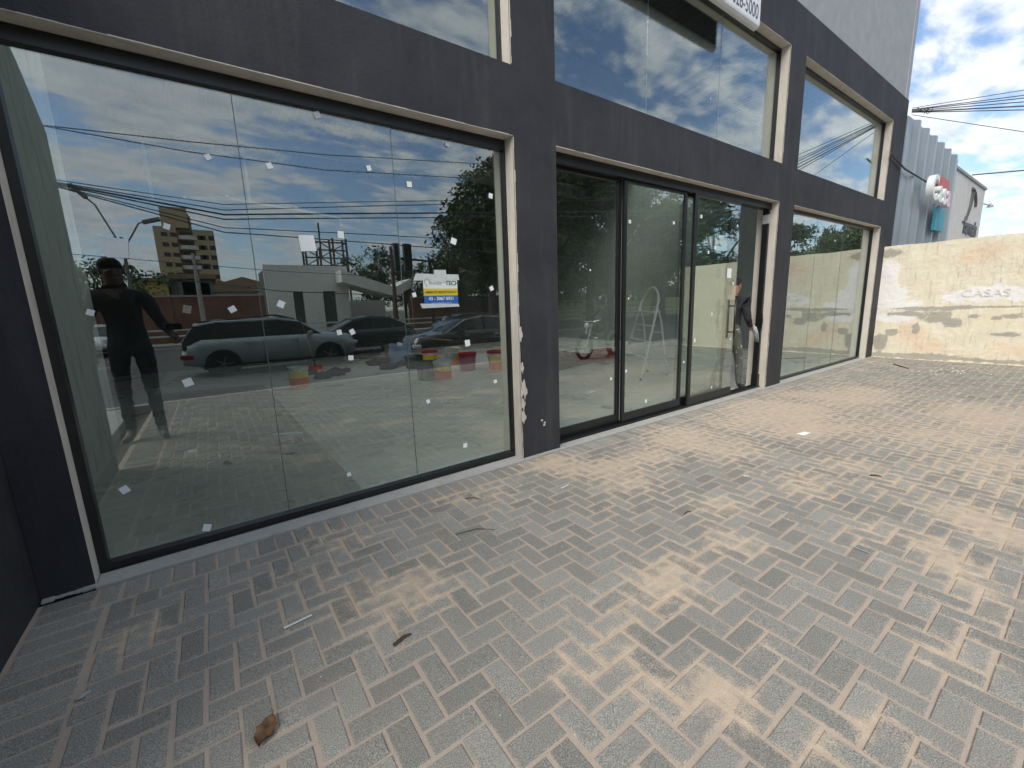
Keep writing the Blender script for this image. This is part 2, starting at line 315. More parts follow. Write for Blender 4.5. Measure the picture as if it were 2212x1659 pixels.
# ================================================================== THE SHOP
shop = thing('shop_building', 'charcoal painted shop front with cream window reveals and grey parapet', 'building')
XP = [-0.97, -0.744, 2.435, 2.945, 7.682, 8.251, 12.835, 13.785]; Z1, Z2, Z3, Z4 = 3.04, 3.607, 5.261, 5.873
def gridwall(xs, zs, holes, y0, y1):
    mb = MB(); nx, nz = len(xs)-1, len(zs)-1
    solid = lambda i, k: 0 <= i < nx and 0 <= k < nz and (i, k) not in holes
    def sub(a, b, n): return [a+(b-a)*q/n for q in range(n+1)]
    for i in range(nx):
        for k in range(nz):
            if not solid(i, k): continue
            x0, x1, z0, z1 = xs[i], xs[i+1], zs[k], zs[k+1]
            mb.add([(x0, y0, z0), (x1, y0, z0), (x1, y0, z1), (x0, y0, z1)], [(0, 1, 2, 3)], 0); mb.add([(x0, y1, z0), (x1, y1, z0), (x1, y1, z1), (x0, y1, z1)], [(3, 2, 1, 0)], 2)
            for (di, dk), q in (((-1, 0), [(x0, y0, z0), (x0, y0, z1), (x0, y1, z1), (x0, y1, z0)]), ((1, 0), [(x1, y0, z0), (x1, y1, z0), (x1, y1, z1), (x1, y0, z1)]), ((0, -1), [(x0, y0, z0), (x0, y1, z0), (x1, y1, z0), (x1, y0, z0)]), ((0, 1), [(x0, y0, z1), (x1, y0, z1), (x1, y1, z1), (x0, y1, z1)])):
                if not solid(i+di, k+dk):
                    edge = (i+di < 0 or i+di >= nx or k+dk >= nz); sill = (dk == 1 and not edge)
                    mb.add(q, [(0, 1, 2, 3)], 0 if edge or sill else 1)
    return mb
holes = {(1, 0), (3, 0), (5, 0), (1, 2), (3, 2), (5, 2)}
gridwall(XP, [-0.05, Z1, Z2, Z3, Z4], holes, 0.0, 0.32).build('facade_wall', [FAC, REV, INWALL], shop)
# ragged lips of plaster left where the dark paint stops at the reveals
lip = MB()
for X in (2.437, 7.684, 12.837):
    for z0, z1 in ((0.02, Z1-0.01), (Z2+.01, Z3-.01)):
        lip = MB(); z = z0
        while z < z1:
            h = rnd.uniform(.03, .12); wd = rnd.uniform(.002, .009)*(1.8 if rnd.random() < .12 else 1); lip.box(X-0.002, X+wd, -0.0035, 0.006, z, min(z+h, z1)); z += h
        lip.build('plaster_lip', REV, shop)
for x0, x1, z in ((XP[1], XP[2], Z1), (XP[3], XP[4], Z1), (XP[5], XP[6], Z1), (XP[3], XP[4], Z3), (XP[5], XP[6], Z3)):
    x = x0; lip = MB()
    while x < x1: h = rnd.uniform(.05, .2); lip.box(x, min(x+h, x1), -0.003, 0.004, z-0.002, z+rnd.uniform(.001, .005)); x += h
    lip.build('plaster_lip', REV, shop)
lip = MB()
for (x, z, a, b) in ((2.45, 1.28, .02, .07), (2.47, 0.72, .035, .10), (2.46, 0.6, .02, .08), (2.455, .45, .03, .06), (2.46, .95, .015, .05)):
    pts = [(x+a*math.cos(t)*(1+.35*math.sin(3*t+x)), z+b*math.sin(t)*(1+.3*math.cos(5*t+z))) for t in [k*math.pi/7 for k in range(14)]]
    MB().prism(pts, lambda u, v, k: (max(u, 2.436), -0.008 if k == 0 else 0.004, v)).build('plaster_blotch', REV, shop)
foot = MB()                                                      # mortar smeared along the pillar feet
for x0, x1 in ((-0.965, -0.744), (2.437, 2.943), (7.684, 8.249), (12.84, 13.28)):
    x = x0; foot = MB()
    while x < x1: h = rnd.uniform(.03, .09); foot.obox((x+h/2, -0.012, 0.004), (h, rnd.uniform(.02, .05), rnd.uniform(.008, .02)), rot3(0, 0, rnd.uniform(-.2, .2))); x += h*.8
    foot.build('mortar_smear', CONC, shop, bevel=0.004)
MB().box(-30, 13.86, 0.035, 0.4, Z4+0.002, 10.5).build('parapet', GREYP, shop)
pj = MB(); pj.box(13.62, 13.64, 0.029, 0.036, Z4+.02, 10.4); pj.build('joint_line', mat('joint_grey', (.45, .47, .49), .7), shop)
# facade carries on to the left above and behind the wing wall
MB().box(-30, -1.26, 0.0, 0.32, -0.05, Z4).build('side_facade', FAC, shop)
MB().box(-1.26, -0.972, 0.002, 0.32, -0.05, Z4-0.002).build('corner_pillar', FAC, shop)
wing = [(-0.002, -0.05), (-2.25, -0.05), (-2.25, 3.25), (-1.75, 3.62), (-0.002, 4.5)]
tag(MB().prism(wing, lambda u, v, k: (-0.972 if k else -1.26, u, v)).build('wing_wall', FAC), 'charcoal wing wall with sloping top projecting beside the left pillar', 'wall')
# inside
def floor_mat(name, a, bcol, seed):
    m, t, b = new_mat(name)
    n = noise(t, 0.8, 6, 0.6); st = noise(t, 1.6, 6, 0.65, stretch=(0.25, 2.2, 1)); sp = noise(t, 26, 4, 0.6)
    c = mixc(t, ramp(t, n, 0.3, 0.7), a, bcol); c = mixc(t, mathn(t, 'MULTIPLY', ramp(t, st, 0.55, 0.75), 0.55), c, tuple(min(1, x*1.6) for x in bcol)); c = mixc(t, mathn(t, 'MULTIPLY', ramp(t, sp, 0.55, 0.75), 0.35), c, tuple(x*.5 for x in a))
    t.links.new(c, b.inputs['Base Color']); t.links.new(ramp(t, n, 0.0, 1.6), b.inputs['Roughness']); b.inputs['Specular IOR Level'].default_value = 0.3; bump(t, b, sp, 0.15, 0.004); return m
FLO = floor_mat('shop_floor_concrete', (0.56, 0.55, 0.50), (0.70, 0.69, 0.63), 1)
FLD = floor_mat('dark_floor', (0.33, 0.32, 0.28), (0.44, 0.425, 0.375), 2)
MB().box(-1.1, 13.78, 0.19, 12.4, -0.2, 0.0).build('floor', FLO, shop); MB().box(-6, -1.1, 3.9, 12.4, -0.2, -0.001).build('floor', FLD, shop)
MB().prism([(-1.09, .2), (0.92, .2), (0.83, 7.6), (-1.09, 7.9)], lambda u, v, k: (u, v, 0.001 if k == 0 else 0.006)).build('floor_patch', FLD, shop)  # left part of the floor in a darker tone with straight edges
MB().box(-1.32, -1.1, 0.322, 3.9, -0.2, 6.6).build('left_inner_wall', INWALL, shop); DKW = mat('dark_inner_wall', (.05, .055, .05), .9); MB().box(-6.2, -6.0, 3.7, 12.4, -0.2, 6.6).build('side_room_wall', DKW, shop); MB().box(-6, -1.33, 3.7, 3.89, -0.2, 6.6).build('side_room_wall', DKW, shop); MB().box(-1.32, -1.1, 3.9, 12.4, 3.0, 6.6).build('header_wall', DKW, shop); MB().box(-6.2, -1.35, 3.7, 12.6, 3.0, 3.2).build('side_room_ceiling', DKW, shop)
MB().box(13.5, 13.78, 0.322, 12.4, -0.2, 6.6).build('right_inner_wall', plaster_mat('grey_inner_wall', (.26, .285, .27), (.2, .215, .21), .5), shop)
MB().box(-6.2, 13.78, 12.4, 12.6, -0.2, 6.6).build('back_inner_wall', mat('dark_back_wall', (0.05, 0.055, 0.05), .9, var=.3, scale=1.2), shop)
pts = [(x, 6.2+0.02*math.sin(x*2*math.pi/0.16)) for x in np.linspace(-1.35, 13.8, 800)]
def roofstrip(y0, y1, m): rf = MB(); rf.add([(x, y, z) for y in (y0, y1) for x, z in pts], [(i, i+1, 800+i+1, 800+i) for i in range(799)]); rf.build('corrugated_roof', m, shop)
m_, t_, b_ = new_mat('added_skylight'); t_.nodes.remove(b_); tl = t_.nodes.new('ShaderNodeBsdfTranslucent'); tl.inputs[0].default_value = (.95, .97, .97, 1); df_ = t_.nodes.new('ShaderNodeBsdfDiffuse'); df_.inputs[0].default_value = (.45, .48, .5, 1); ms_ = t_.nodes.new('ShaderNodeMixShader'); ms_.inputs[0].default_value = .1; t_.links.new(tl.outputs[0], ms_.inputs[1]); t_.links.new(df_.outputs[0], ms_.inputs[2]); tt_ = t_.nodes.new('ShaderNodeBsdfTransparent'); tt_.inputs[0].default_value = (.9, .92, .9, 1); m2_ = t_.nodes.new('ShaderNodeMixShader'); m2_.inputs[0].default_value = .8; t_.links.new(ms_.outputs[0], m2_.inputs[1]); t_.links.new(tt_.outputs[0], m2_.inputs[2]); t_.links.new(m2_.outputs[0], t_.nodes['Material Output'].inputs[0])
DR = mat('roof_sheet', (.07, .072, .075), .55, var=.2)
roofstrip(.33, 4.6, DR); roofstrip(4.6, 7.4, m_); roofstrip(7.4, 12.6, DR)       # two opaque bays; unseen translucent strip between, added to brighten the interior
for y in (3.2, 9.6): MB().box(-1.1, 13.5, y, y+.2, 5.7, 6.14).build('roof_beam', mat('beam_steel', (.20, .20, .2), .6), shop)
# conduit run hung under the roof, seen through the left window
cdn = MB(); Zc = 4.6
def ceilp(a, b): r = ray(a, b); return Vector(CAM+r*((Zc-CAM[2])/r[2]))
chain = [(257, 440), (268, 434), (330, 433), (400, 430), (490, 427), (540, 437), (640, 452), (735, 471)]
cdn.tube([ceilp(*p) for p in chain], 0.034, 6); e = ceilp(735, 471); cdn.tube([e, e+Vector((0, 0, -.28))], .022, 6); e = ceilp(257, 440); cdn.tube([e, e+Vector((0, 0, -.12)), e+Vector((-.25, 0, -.13))], .022, 6)
for a, b in chain[1:7]: p = ceilp(a, b); cdn.box(p.x-.035, p.x+.035, p.y-.035, p.y+.035, Zc-.03, 6.1 if a in (330, 540) else Zc+.05)
tag(cdn.build('ceiling_conduit', mat('glint_white', (.93, .94, .94), .35, 0, .03)), 'glint-white conduit hung below the roof behind the left shop window', 'pipe')  # near-white colour carries the glint along the metal run

GY0, GY1 = 0.155, 0.165
def pane(parent, x0, x1, z0, z1):                                 # every pane sits a millimetre or two out of true
    a, b = rnd.uniform(-.0022, .0022), rnd.uniform(-.0022, .0022); return MB().prism([(x0, z0), (x1, z0), (x1, z1), (x0, z1)], lambda u, v, k: (u, (GY1 if k else GY0)+a*(u-x0)/(x1-x0)+b*(v-z0)/(z1-z0), v)).build('glass_pane', GLASS, parent)
def sticker(parent, a, b, sz=0.045, y=0.1525, tilt=None, m=None):
    p = F(a, b, y); t = rnd.uniform(-.5, .5) if tilt is None else tilt; s_ = sz*rnd.uniform(.7, 1.2)
    return MB().obox((p.x, y, p.z), (s_, .0012, s_*rnd.uniform(.9, 1.15)), Matrix.Rotation(t, 3, 'Y')).build('sticker', m or STICK, parent)
def window(x0, x1, z0, z1, seams, st=(), fr=(.035, .035, .05, .05), fy=(.125, .195), szs=0.045):
    """fr: left, right, bottom, top frame widths"""
    l, r, b, t = fr; y0, y1 = fy; mb = MB(); mb.box(x0, x1, y0, y1, z0, z0+b); mb.box(x0, x1, y0, y1, z1-t, z1); mb.box(x0, x0+l, y0, y1, z0+b, z1-t); mb.box(x1-r, x1, y0, y1, z0+b, z1-t)
    w_ = mb.build('window', BLACK, shop, bevel=.003)
    xs = [x0+l]+list(seams)+[x1-r]
    for i in range(len(xs)-1): pane(w_, xs[i]+(.0025 if i else 0), xs[i+1]-(.0025 if i < len(xs)-2 else 0), z0+b, z1-t)
    for s_ in seams: MB().box(s_-.0022, s_+.0022, GY0+.001, GY1-.001, z0+b, z1-t).build('silicone_joint', mat('silicone', (.10, .13, .12), .4) if z0 < 1 else mat('clear_silicone', (.35, .40, .42), .4), w_)
    for a, b_ in st: sticker(w_, a, b_, szs)
    return w_
B1 = [(685,248),(967,312),(449,339),(582,358),(797,363),(884,398),(1060,423),(360,489),(980,521),(1062,623),(895,637),(502,668),(607,657),(733,718),(761,717),(758,773),(406,826),(1010,741),(1070,824),(925,867),(1005,962),(754,1025),(269,1058),(447,1140),(736,507),(195,675)]
w1 = window(XP[1], XP[2], 0.012, Z1, (0.318, 1.362), B1, (.045, .02, .05, .085))
sticker(w1, 404, 668, .05, m=mat('brown_sticker', (.30, .26, .20), .6)); sticker(w1, 1061, 308, .022)
B3 = [(1738,478),(1772,492),(1795,500),(1804,520),(1832,510)]
w3 = window(XP[5], XP[6], 0.012, Z1, (9.72, 11.1), B3, (.03, .02, .04, .06), szs=.04)
u1 = window(XP[1], XP[2], Z2, Z3, (0.95,), (), (.03, .012, .012, .03)); u2 = window(XP[3], XP[4], Z2, Z3, (4.5, 6.05), [(1297, 235), (1322, 290), (1535, 213)], (.012, .012, .012, .04), szs=.02); u3 = window(XP[5], XP[6], Z2, Z3, (), (), (.012, .02, .012, .04))
# --- sliding door front in the middle bay
D0, D1 = XP[3], XP[4]
mb = MB(); mb.box(D0, D1, .10, .22, Z1-.10, Z1); mb.box(D0, D0+.02, .10, .22, 0.03, Z1-.10); mb.box(D1-.07, D1-.02, .11, .2, 0.03, Z1-.10); mb.box(D0, D1, .085, .235, .012, .028)
for y in (.095, .125, .155, .185, .215): mb.box(D0, D1, y-.003, y+.003, .028, .04)
df = mb.build('sliding_door', BLACK, shop, bevel=.002)
def leaf(x0, x1, y, zb=.15, sw=.05, mull=(1, 1)):
    mb = MB(); z0 = .042; z1 = Z1-.102; mb.box(x0, x1, y-.018, y+.018, z0, zb); mb.box(x0, x1, y-.018, y+.018, z1-.03, z1)
    if mull[0]: mb.box(x0, x0+sw, y-.018, y+.018, zb, z1-.03)
    if mull[1]: mb.box(x1-sw, x1, y-.018, y+.018, zb, z1-.03)
    o = mb.build('door_leaf_frame', BLACK, df, bevel=.002); MB().box(x0+(sw if mull[0] else 0), x1-(sw if mull[1] else 0), y-.005, y+.005, zb, z1-.03).build('glass_pane', GLASS, df); return o
leaf(D0+.022, 4.115, .195, mull=(0, 1), sw=.06); leaf(4.118, 5.375, .155, mull=(1, 1), sw=.05); leaf(5.30, 6.60, .197, mull=(0, 1), sw=.03); leaf(5.50, 6.72, .117, mull=(1, 0), sw=.07)
for (x, y) in ((702,158),(568,380),(826,387),(1031,236),(1099,236),(988,350),(1201,405),(1070,533),(1030,560),(545,1258),(457,1303),(662,1435),(1048,1353),(885,1205),(1049,923),(948,1078),(1158,1070),(1175,743),(560,832),(335,665)):
    a, b = 1152+x*.3676, 339+y*.3676; sticker(df, a, b, .04 if x not in (335, 560) else .02, y=.108 if x > 880 else (.147 if x > 500 else .187))
p = F(1152+1152*.3676, 339+683*.3676, .108); MB().box(p.x-.06, p.x+.06, .1078, .1092, p.z-.07, p.z+.07).build('paper_note', WHITEP, df)
hb = MB()                                                        # pull handle, one bar each side of the leaf
for y in (.06, .19): hb.tube([(6.64, y, .93), (6.64, y, 1.53)], .014, 10)
for z in (1.03, 1.43): hb.tube([(6.64, .06, z), (6.64, .19, z)], .011, 8)
hb.build('handle', BLACK, df, smooth='auto')
hb = MB(); hb.box(D1-.075, D1-.055, .09, .112, 1.02, 1.28); hb.box(D1-.078, D1-.052, .085, .113, 1.1, 1.2); hb.build('lock_keep', BLACK, df, bevel=.003); MB().box(D1-.09, D1-.015, .095, .2, .03, .24).build('floor_guide', BLACK, df, bevel=.003)
MB().box(D1-.075, D1-.03, .1, .2, 2.72, 2.86).build('closer_bracket', mat('grey_bracket', (.35, .36, .36), .5), df, bevel=.004)

# --- papers and notice on the left window
def quad_sheet(name, px, y, m, label, cat, th=.0012, group=None):
    P = [F(a, b, y) for a, b in px]; mb = MB(); mb.prism([(p.x, p.z) for p in P], lambda u, v, k: (u, y-th*k, v)); return tag(mb.build(name, m), label, cat, group)
quad_sheet('paper_sheet', [(221, 511), (277, 517), (278, 558), (232, 556), (224, 548)], .153, WHITEP, 'blank white paper sheet taped high on the left pane above the photographer reflection', 'paper')
quad_sheet('paper_sheet', [(644, 508), (677, 508), (684, 542), (650, 543)], .153, WHITEP, 'squarish blank white paper taped to the middle pane of the left window', 'paper')
ns = thing('security_notice', 'taped notice with yellow and blue bands reading AMBIENTE MONITORADO 43 - 3067 0931', 'sign', (0, 0, 0))
A = F(913, 600, .15); Bq = F(990, 658, .15); X0, X1, ZT, ZB = A.x, Bq.x, 1.835, 1.575
H_ = ZT-ZB
W_ = mat('notice_white', (.74, .80, .74), .6, var=.05); Yl = mat('notice_yellow', (.72, .55, .04), .6, var=.08); Bl = mat('notice_blue', (.03, .13, .42), .6, var=.1)
MB().box(X0, X1, .1485, .150, ZB+H_*.56, ZT).build('white_panel', W_, ns); MB().box(X0, X1, .1485, .150, ZB+H_*.33, ZB+H_*.56).build('yellow_band', Yl, ns); MB().box(X0, X1, .1485, .150, ZB, ZB+H_*.33).build('blue_band', Bl, ns)
text('name_lettering', 'TECH', .052, mat('ink_green', (.03, .08, .06), .6), ns, (X1-.052, .148, ZB+H_*.73), bold=.0005)
text('name_lettering', 'Prtrom', .038, mat('ink_grey', (.30, .32, .32), .6), ns, (X0+.115, .148, ZB+H_*.73))
lg = MB(); lg.tube([(X0+.035+.022*math.cos(t), .148, ZB+H_*.78+.026*math.sin(t)) for t in np.linspace(-.6, 4.6, 16)]+[(X0+.03, .148, ZB+H_*.62)], .0022, 5); lg.build('logo_curl', mat('ink_grey2', (.2, .22, .22), .6), ns)
text('band_lettering', 'AMBIENTE MONITORADO', .030, mat('ink_brown', (.28, .17, .01), .6), ns, ((X0+X1)/2, .148, ZB+H_*.44), sx=.87, bold=.0006)
text('phone_lettering', '43 - 3067 0931', .040, mat('ink_white', (.75, .82, .88), .6), ns, ((X0+X1)/2, .148, ZB+H_*.22), bold=.0006)
text('web_lettering', 'www.monitoring.com.br', .020, mat('ink_pale', (.45, .6, .8), .6), ns, ((X0+X1)/2, .148, ZB+H_*.08))
tp = MB(); tape = mat('packing_tape', (.62, .64, .62), .35, var=.15, scale=30)
for px in ([(893, 606), (898, 591), (990, 593), (992, 605)], [(908, 656), (990, 656), (993, 662), (912, 666)], [(937, 583), (963, 583), (964, 610), (938, 608)]):
    P = [F(a, b, .148) for a, b in px]; tp.prism([(p.x, p.z) for p in P], lambda u, v, k, d=.0015*(len(tp.v) > 10): (u, .1478-d-.0008*k, v))
tp.build('tape_strip', tape, ns)

# --- white signboard hung over the upper middle window
sb = thing('signboard', 'white overhanging signboard with dark phone number ending 28-5000 above the door', 'sign')
BY = -0.13; E1 = F(1637, 64, BY-.03)
prof = [(BY-.05, E1.z+1.6), (BY-.05, E1.z+.05), (BY-.045, E1.z+.025), (BY-.02, E1.z+.005), (BY+.02, E1.z), (BY+.05, E1.z+.03), (BY+.05, E1.z+1.6)]
MB().prism(prof, lambda u, v, k: (E1.x-3.2+3.2*k, u, v)).build('board', mat('sign_white', (.74, .76, .76), .4, var=.08, scale=5), sb, bevel=.004)
MB().box(E1.x-3.15, E1.x-.05, BY+.052, BY+.075, E1.z+.06, E1.z+1.5).build('shade_panel', mat('sign_back_shade', (.03, .032, .04), .7), sb)  # near-black colour puts the shade behind the board into the panel
for x in (E1.x-.6, E1.x-2.4): MB().box(x, x+.05, BY+.075, -.002, E1.z+.3, E1.z+.34).build('bracket', BLACK, sb)
text('number_lettering', '(43) 3028-5000', .235, mat('sign_ink', (.10, .095, .16), .5), sb, (E1.x-.05, BY-.052, E1.z+.155), align='RIGHT', extrude=.001, sx=.72)
text('name_lettering', 'ALUGA', .6, mat('sign_ink', (.10, .095, .16), .5), sb, (E1.x-.4, BY-.052, E1.z+1.05), align='RIGHT', extrude=.001, sx=.9)
# ================================================================== RIGHT: YELLOW WALL
def yellow_wall():
    x = 13.3; ys = np.arange(0.0, -5.01, -0.04); zs = np.arange(-0.06, 2.641, 0.04); H = 2.62
    P = {'white': [(-.12, 1.9, .25, .5), (-.2, 1.45, .35, .35), (-.45, 1.25, .3, .12), (-1.72, 1.45, .4, .17), (-1.3, 1.42, .3, .14), (-2.1, 1.45, .4, .17), (-.3, .95, .35, .12)],
         'grey': [(-1.0, 1.17, .9, .035), (-1.9, 1.19, .9, .03), (-1.05, .98, .25, .14), (-1.35, .85, .2, .12), (-.32, .62, .12, .09), (-.22, .45, .04, .14), (-.75, .7, .07, .14), (-1.65, 1.0, .12, .07), (-1.95, .95, .1, .06), (-2.15, 1.0, .15, .07), (-2.1, .62, .2, .04), (-.5, 1.05, .3, .05), (-.12, .35, .14, .25), (-.9, .07, 1.4, .07), (-2.2, .06, 1.2, .05), (-.05, 2.45, .3, .12)],
         'orange': [(-.95, .35, .35, .2), (-.7, .55, .4, .3), (-1.6, 2.3, .6, .25), (-2.2, .3, .4, .2)]}
    V = []; at = {k: [] for k in P}
    for y in ys:
        for z in zs:
            n = mnoise.noise(Vector((y*2.3, z*2.3, 1)))*.55+mnoise.noise(Vector((y*7, z*7, 4)))*.35+mnoise.noise(Vector((y*19, z*19, 4)))*.38
            zt = z
            if z > 2.6: zt = H+.02*mnoise.noise(Vector((y*2, 0, 8)))+.008*mnoise.noise(Vector((y*15, 0, 8)))
            V.append((x+.012*mnoise.noise(Vector((y*3, z*3, 7)))+.005*mnoise.noise(Vector((y*14, z*14, 7))), y, zt))
            for k, L in P.items(): at[k].append(max([math.exp(-((y-a)/c)**2-((z-b)/d)**2) for a, b, c, d in L])+n*.62)
    nz = len(zs); Fc = [(i*nz+k, i*nz+k+1, (i+1)*nz+k+1, (i+1)*nz+k) for i in range(len(ys)-1) for k in range(nz-1)]
    o0 = len(V); top = [i*nz+nz-1 for i in range(len(ys))]; bot = [i*nz for i in range(len(ys))]
    for i in top: v = V[i]; V.append((x+.17, v[1], v[2]))
    for i in bot: v = V[i]; V.append((x+.17, v[1], v[2]))
    for k in at: at[k] += [0]*(2*len(ys))
    ny = len(ys)
    for i in range(ny-1): Fc += [(top[i], o0+i, o0+i+1, top[i+1]), (o0+i, o0+ny+i, o0+ny+i+1, o0+i+1)]
    for e in (0, ny-1): Fc.append(tuple(range(e*nz, e*nz+nz))+(o0+e, o0+ny+e))
    m, t, b = new_mat('weathered_yellow_paint')
    A_ = lambda nm: (lambda a: (setattr(a, 'attribute_name', nm), a.outputs['Fac'])[1])(t.nodes.new('ShaderNodeAttribute'))
    f = noise(t, 11, 8, .7); f2 = noise(t, 3, 6, .7); fine = noise(t, 60, 4, .6); drip = noise(t, 5, 6, .7, stretch=(1, 3.5, .5))
    c = mixc(t, ramp(t, f2, .3, .7), (.76, .68, .51), (.83, .77, .62)); c = mixc(t, ramp(t, A_('orange'), .35, .9), c, (.78, .62, .46))
    c = mixc(t, mathn(t, 'MULTIPLY', ramp(t, drip, .55, .68), .55), c, (.42, .35, .29))
    c = mixc(t, mathn(t, 'MULTIPLY', ramp(t, f, .56, .64), .7), c, (.78, .72, .62))
    add = lambda nm, lo, hi: ramp(t, mathn(t, 'ADD', A_(nm), mathn(t, 'MULTIPLY', mathn(t, 'SUBTRACT', f, .5), .9)), lo, hi)
    c = mixc(t, add('white', .36, .56), c, (.86, .83, .80)); c = mixc(t, mathn(t, 'MULTIPLY', add('grey', .36, .56), .8), c, (.36, .34, .30))
    c = mixc(t, mathn(t, 'MULTIPLY', ramp(t, fine, .62, .72), .35), c, (.30, .25, .2))
    t.links.new(c, b.inputs['Base Color']); b.inputs['Roughness'].default_value = .9; b.inputs['Specular IOR Level'].default_value = .15; bump(t, b, mathn(t, 'ADD', f, fine), .6, .012)
    me = bpy.data.meshes.new('boundary_wall'); me.from_pydata(V, [], Fc); me.materials.append(m)
    for k, d in at.items(): me.attributes.new(k, 'FLOAT', 'POINT').data.foreach_set('value', d)
    bm = bmesh.new(); bm.from_mesh(me); bmesh.ops.recalc_face_normals(bm, faces=bm.faces); bm.to_mesh(me); bm.free()
    o = bpy.data.objects.new('boundary_wall', me); C.objects.link(o); return tag(o, 'peeling yellow boundary wall with grey stains at the right end of the paving', 'wall')
yellow_wall()
text('painted_lettering', 'CASAS', .21, mat('faded_ink', (.80, .755, .73), .9, var=.25, scale=30), None, (13.284, -1.75, 1.47), rot=(R(90), 0, R(-90)), extrude=.0002, sx=1.15)
bpy.data.objects['painted_lettering'].parent = bpy.data.objects['boundary_wall']
# rubble and a stick at its foot
def lump(mb, c, r, seed, sq=.6):
    rr = random.Random(seed); bm = bmesh.new(); bmesh.ops.create_icosphere(bm, subdivisions=1, radius=r)
    vs = [(c[0]+v.co.x*rr.uniform(.7, 1.2), c[1]+v.co.y*rr.uniform(.7, 1.2), c[2]+v.co.z*sq*rr.uniform(.7, 1.1)) for v in bm.verts]; fs = [tuple(v.index for v in f.verts) for f in bm.faces]; bm.free(); mb.add(vs, fs)
rb = MB()
for i in range(46): g = G(2050+rnd.gauss(0, 45), 803+rnd.gauss(0, 4)); lump(rb, (g.x, g.y, .008), rnd.uniform(.008, .028), i)
o = rb.build('plaster_rubble', mat('rubble', (.62, .58, .52), .9)); o['kind'] = 'stuff'; tag(o, 'crumbs of fallen plaster at the foot of the yellow wall', 'rubble')
gs = MB()
for i in range(420):
    x = rnd.uniform(-.6, 11); y = -abs(rnd.gauss(0, 1.6))-.1
    if y < -5: continue
    lump(gs, (x, y, .002), rnd.uniform(.002, .006), i)
o = gs.build('loose_grit', mat('grit', (.45, .42, .38), .9)); o['kind'] = 'stuff'; tag(o, 'loose grit and mortar crumbs scattered over the pavers', 'grit')

# ================================================================== RIGHT: NEIGHBOUR BUILDINGS
nb = thing('clad_building', 'blue grey fluted metal clad shop building beyond the yellow wall', 'building', (0, 0, 0))
pr = []; x = 13.95
while x < 19.45:
    for dx, dy in ((0, 0), (.10, -.01), (.42, -.02), (.55, -.10), (.68, -.10)): pr.append((x+dx, 0.02+dy))
    x += .84
pr = [p for p in pr if p[0] < 19.5]; pr = pr+[(19.5, .02), (19.5, .3), (13.95, .3)]
def clad():
    m, t, b = new_mat('metal_cladding'); n = noise(t, 1.3, 5); c = mixc(t, ramp(t, n, .3, .7), (.30, .35, .39), (.38, .42, .46)); t.links.new(c, b.inputs['Base Color']); b.inputs['Metallic'].default_value = .35; b.inputs['Roughness'].default_value = .38; return m
MB().prism(pr, lambda u, v, k: (u, v, 0 if k == 0 else 5.60-.02*(u-14))).build('cladding', clad(), nb)
MB().box(13.95, 19.5, .3, 14, 0, 5.3).build('wall', GREYP, nb)
Ww = mat('letter_white', (.80, .82, .80), .4, var=.05)
ls = thing('shop_letters', 'white three-dimensional script letters reading Casa on fluted cladding', 'sign', (0, 0, 0))
a_ = F(2035, 410, -.42)
for ch, dx, sz in (('C', -.35, .80), ('a', .26, .78), ('s', .72, .78), ('a', 1.16, .78)):
    text('letter', ch, sz, Ww if dx < 1 else mat('letter_pink', (.80, .55, .62), .4, var=.05), ls, (a_.x+dx, -.30, a_.z-.02*dx), extrude=.07, bold=.02)
MB().box(a_.x+1.2, a_.x+2.2, -.16, -.10, a_.z-.05, a_.z+.55).build('red_board', mat('board_red', (.55, .13, .12), .5), ls)
MB().box(a_.x+1.1, a_.x+2.1, -.17, -.10, a_.z-.85, a_.z-.25).build('teal_board', mat('board_teal', (.06, .33, .42), .5), ls)
bb = thing('beige_building', 'pale beige building with dark swoosh logo beyond the metal cladding', 'building', (0, 0, 0))
Bg = plaster_mat('beige_plaster', (.66, .65, .62), (.55, .53, .50), .4)
MB().box(19.52, 24.9, .06, 14, 0, 5.28).build('wall', Bg, bb); MB().box(19.5, 24.95, .02, 14.05, 5.282, 5.36).build('coping', GREYP, bb)
lg = MB(); k0 = F(2095, 455, 0.04); ink = mat('logo_dark', (.10, .10, .11), .5)
lg.tube([(k0.x-.9+.9*math.sin(t)*1.0, .045, k0.z-.45+1.25*(1-math.cos(t))/1.1) for t in np.linspace(0, 1.5, 12)], [.03+.05*i/12 for i in range(12)], 6)
lg.tube([(k0.x-.05+.9*math.sin(t), .045, k0.z+.72-.7*(1-math.cos(t))) for t in np.linspace(-.1, 1.3, 8)], .055, 6)
lg.build('logo_swoosh', ink, bb); text('logo_lettering', 'Farmais', .75, ink, bb, (k0.x+.55, .045, k0.z-.55), extrude=.02, bold=.02)
lg = MB(); q = F(2122, 452, .3); lg.tube([(24.9, .1, q.z), (25.9, .0, q.z+.02)], .02, 6); lg.lathe([(.02, .1), (.09, .0), (.10, -.05), (.0, -.06)], (25.95, 0, q.z), 12); lg.build('flood_lamp', mat('lamp_grey', (.4, .42, .44), .5), bb)

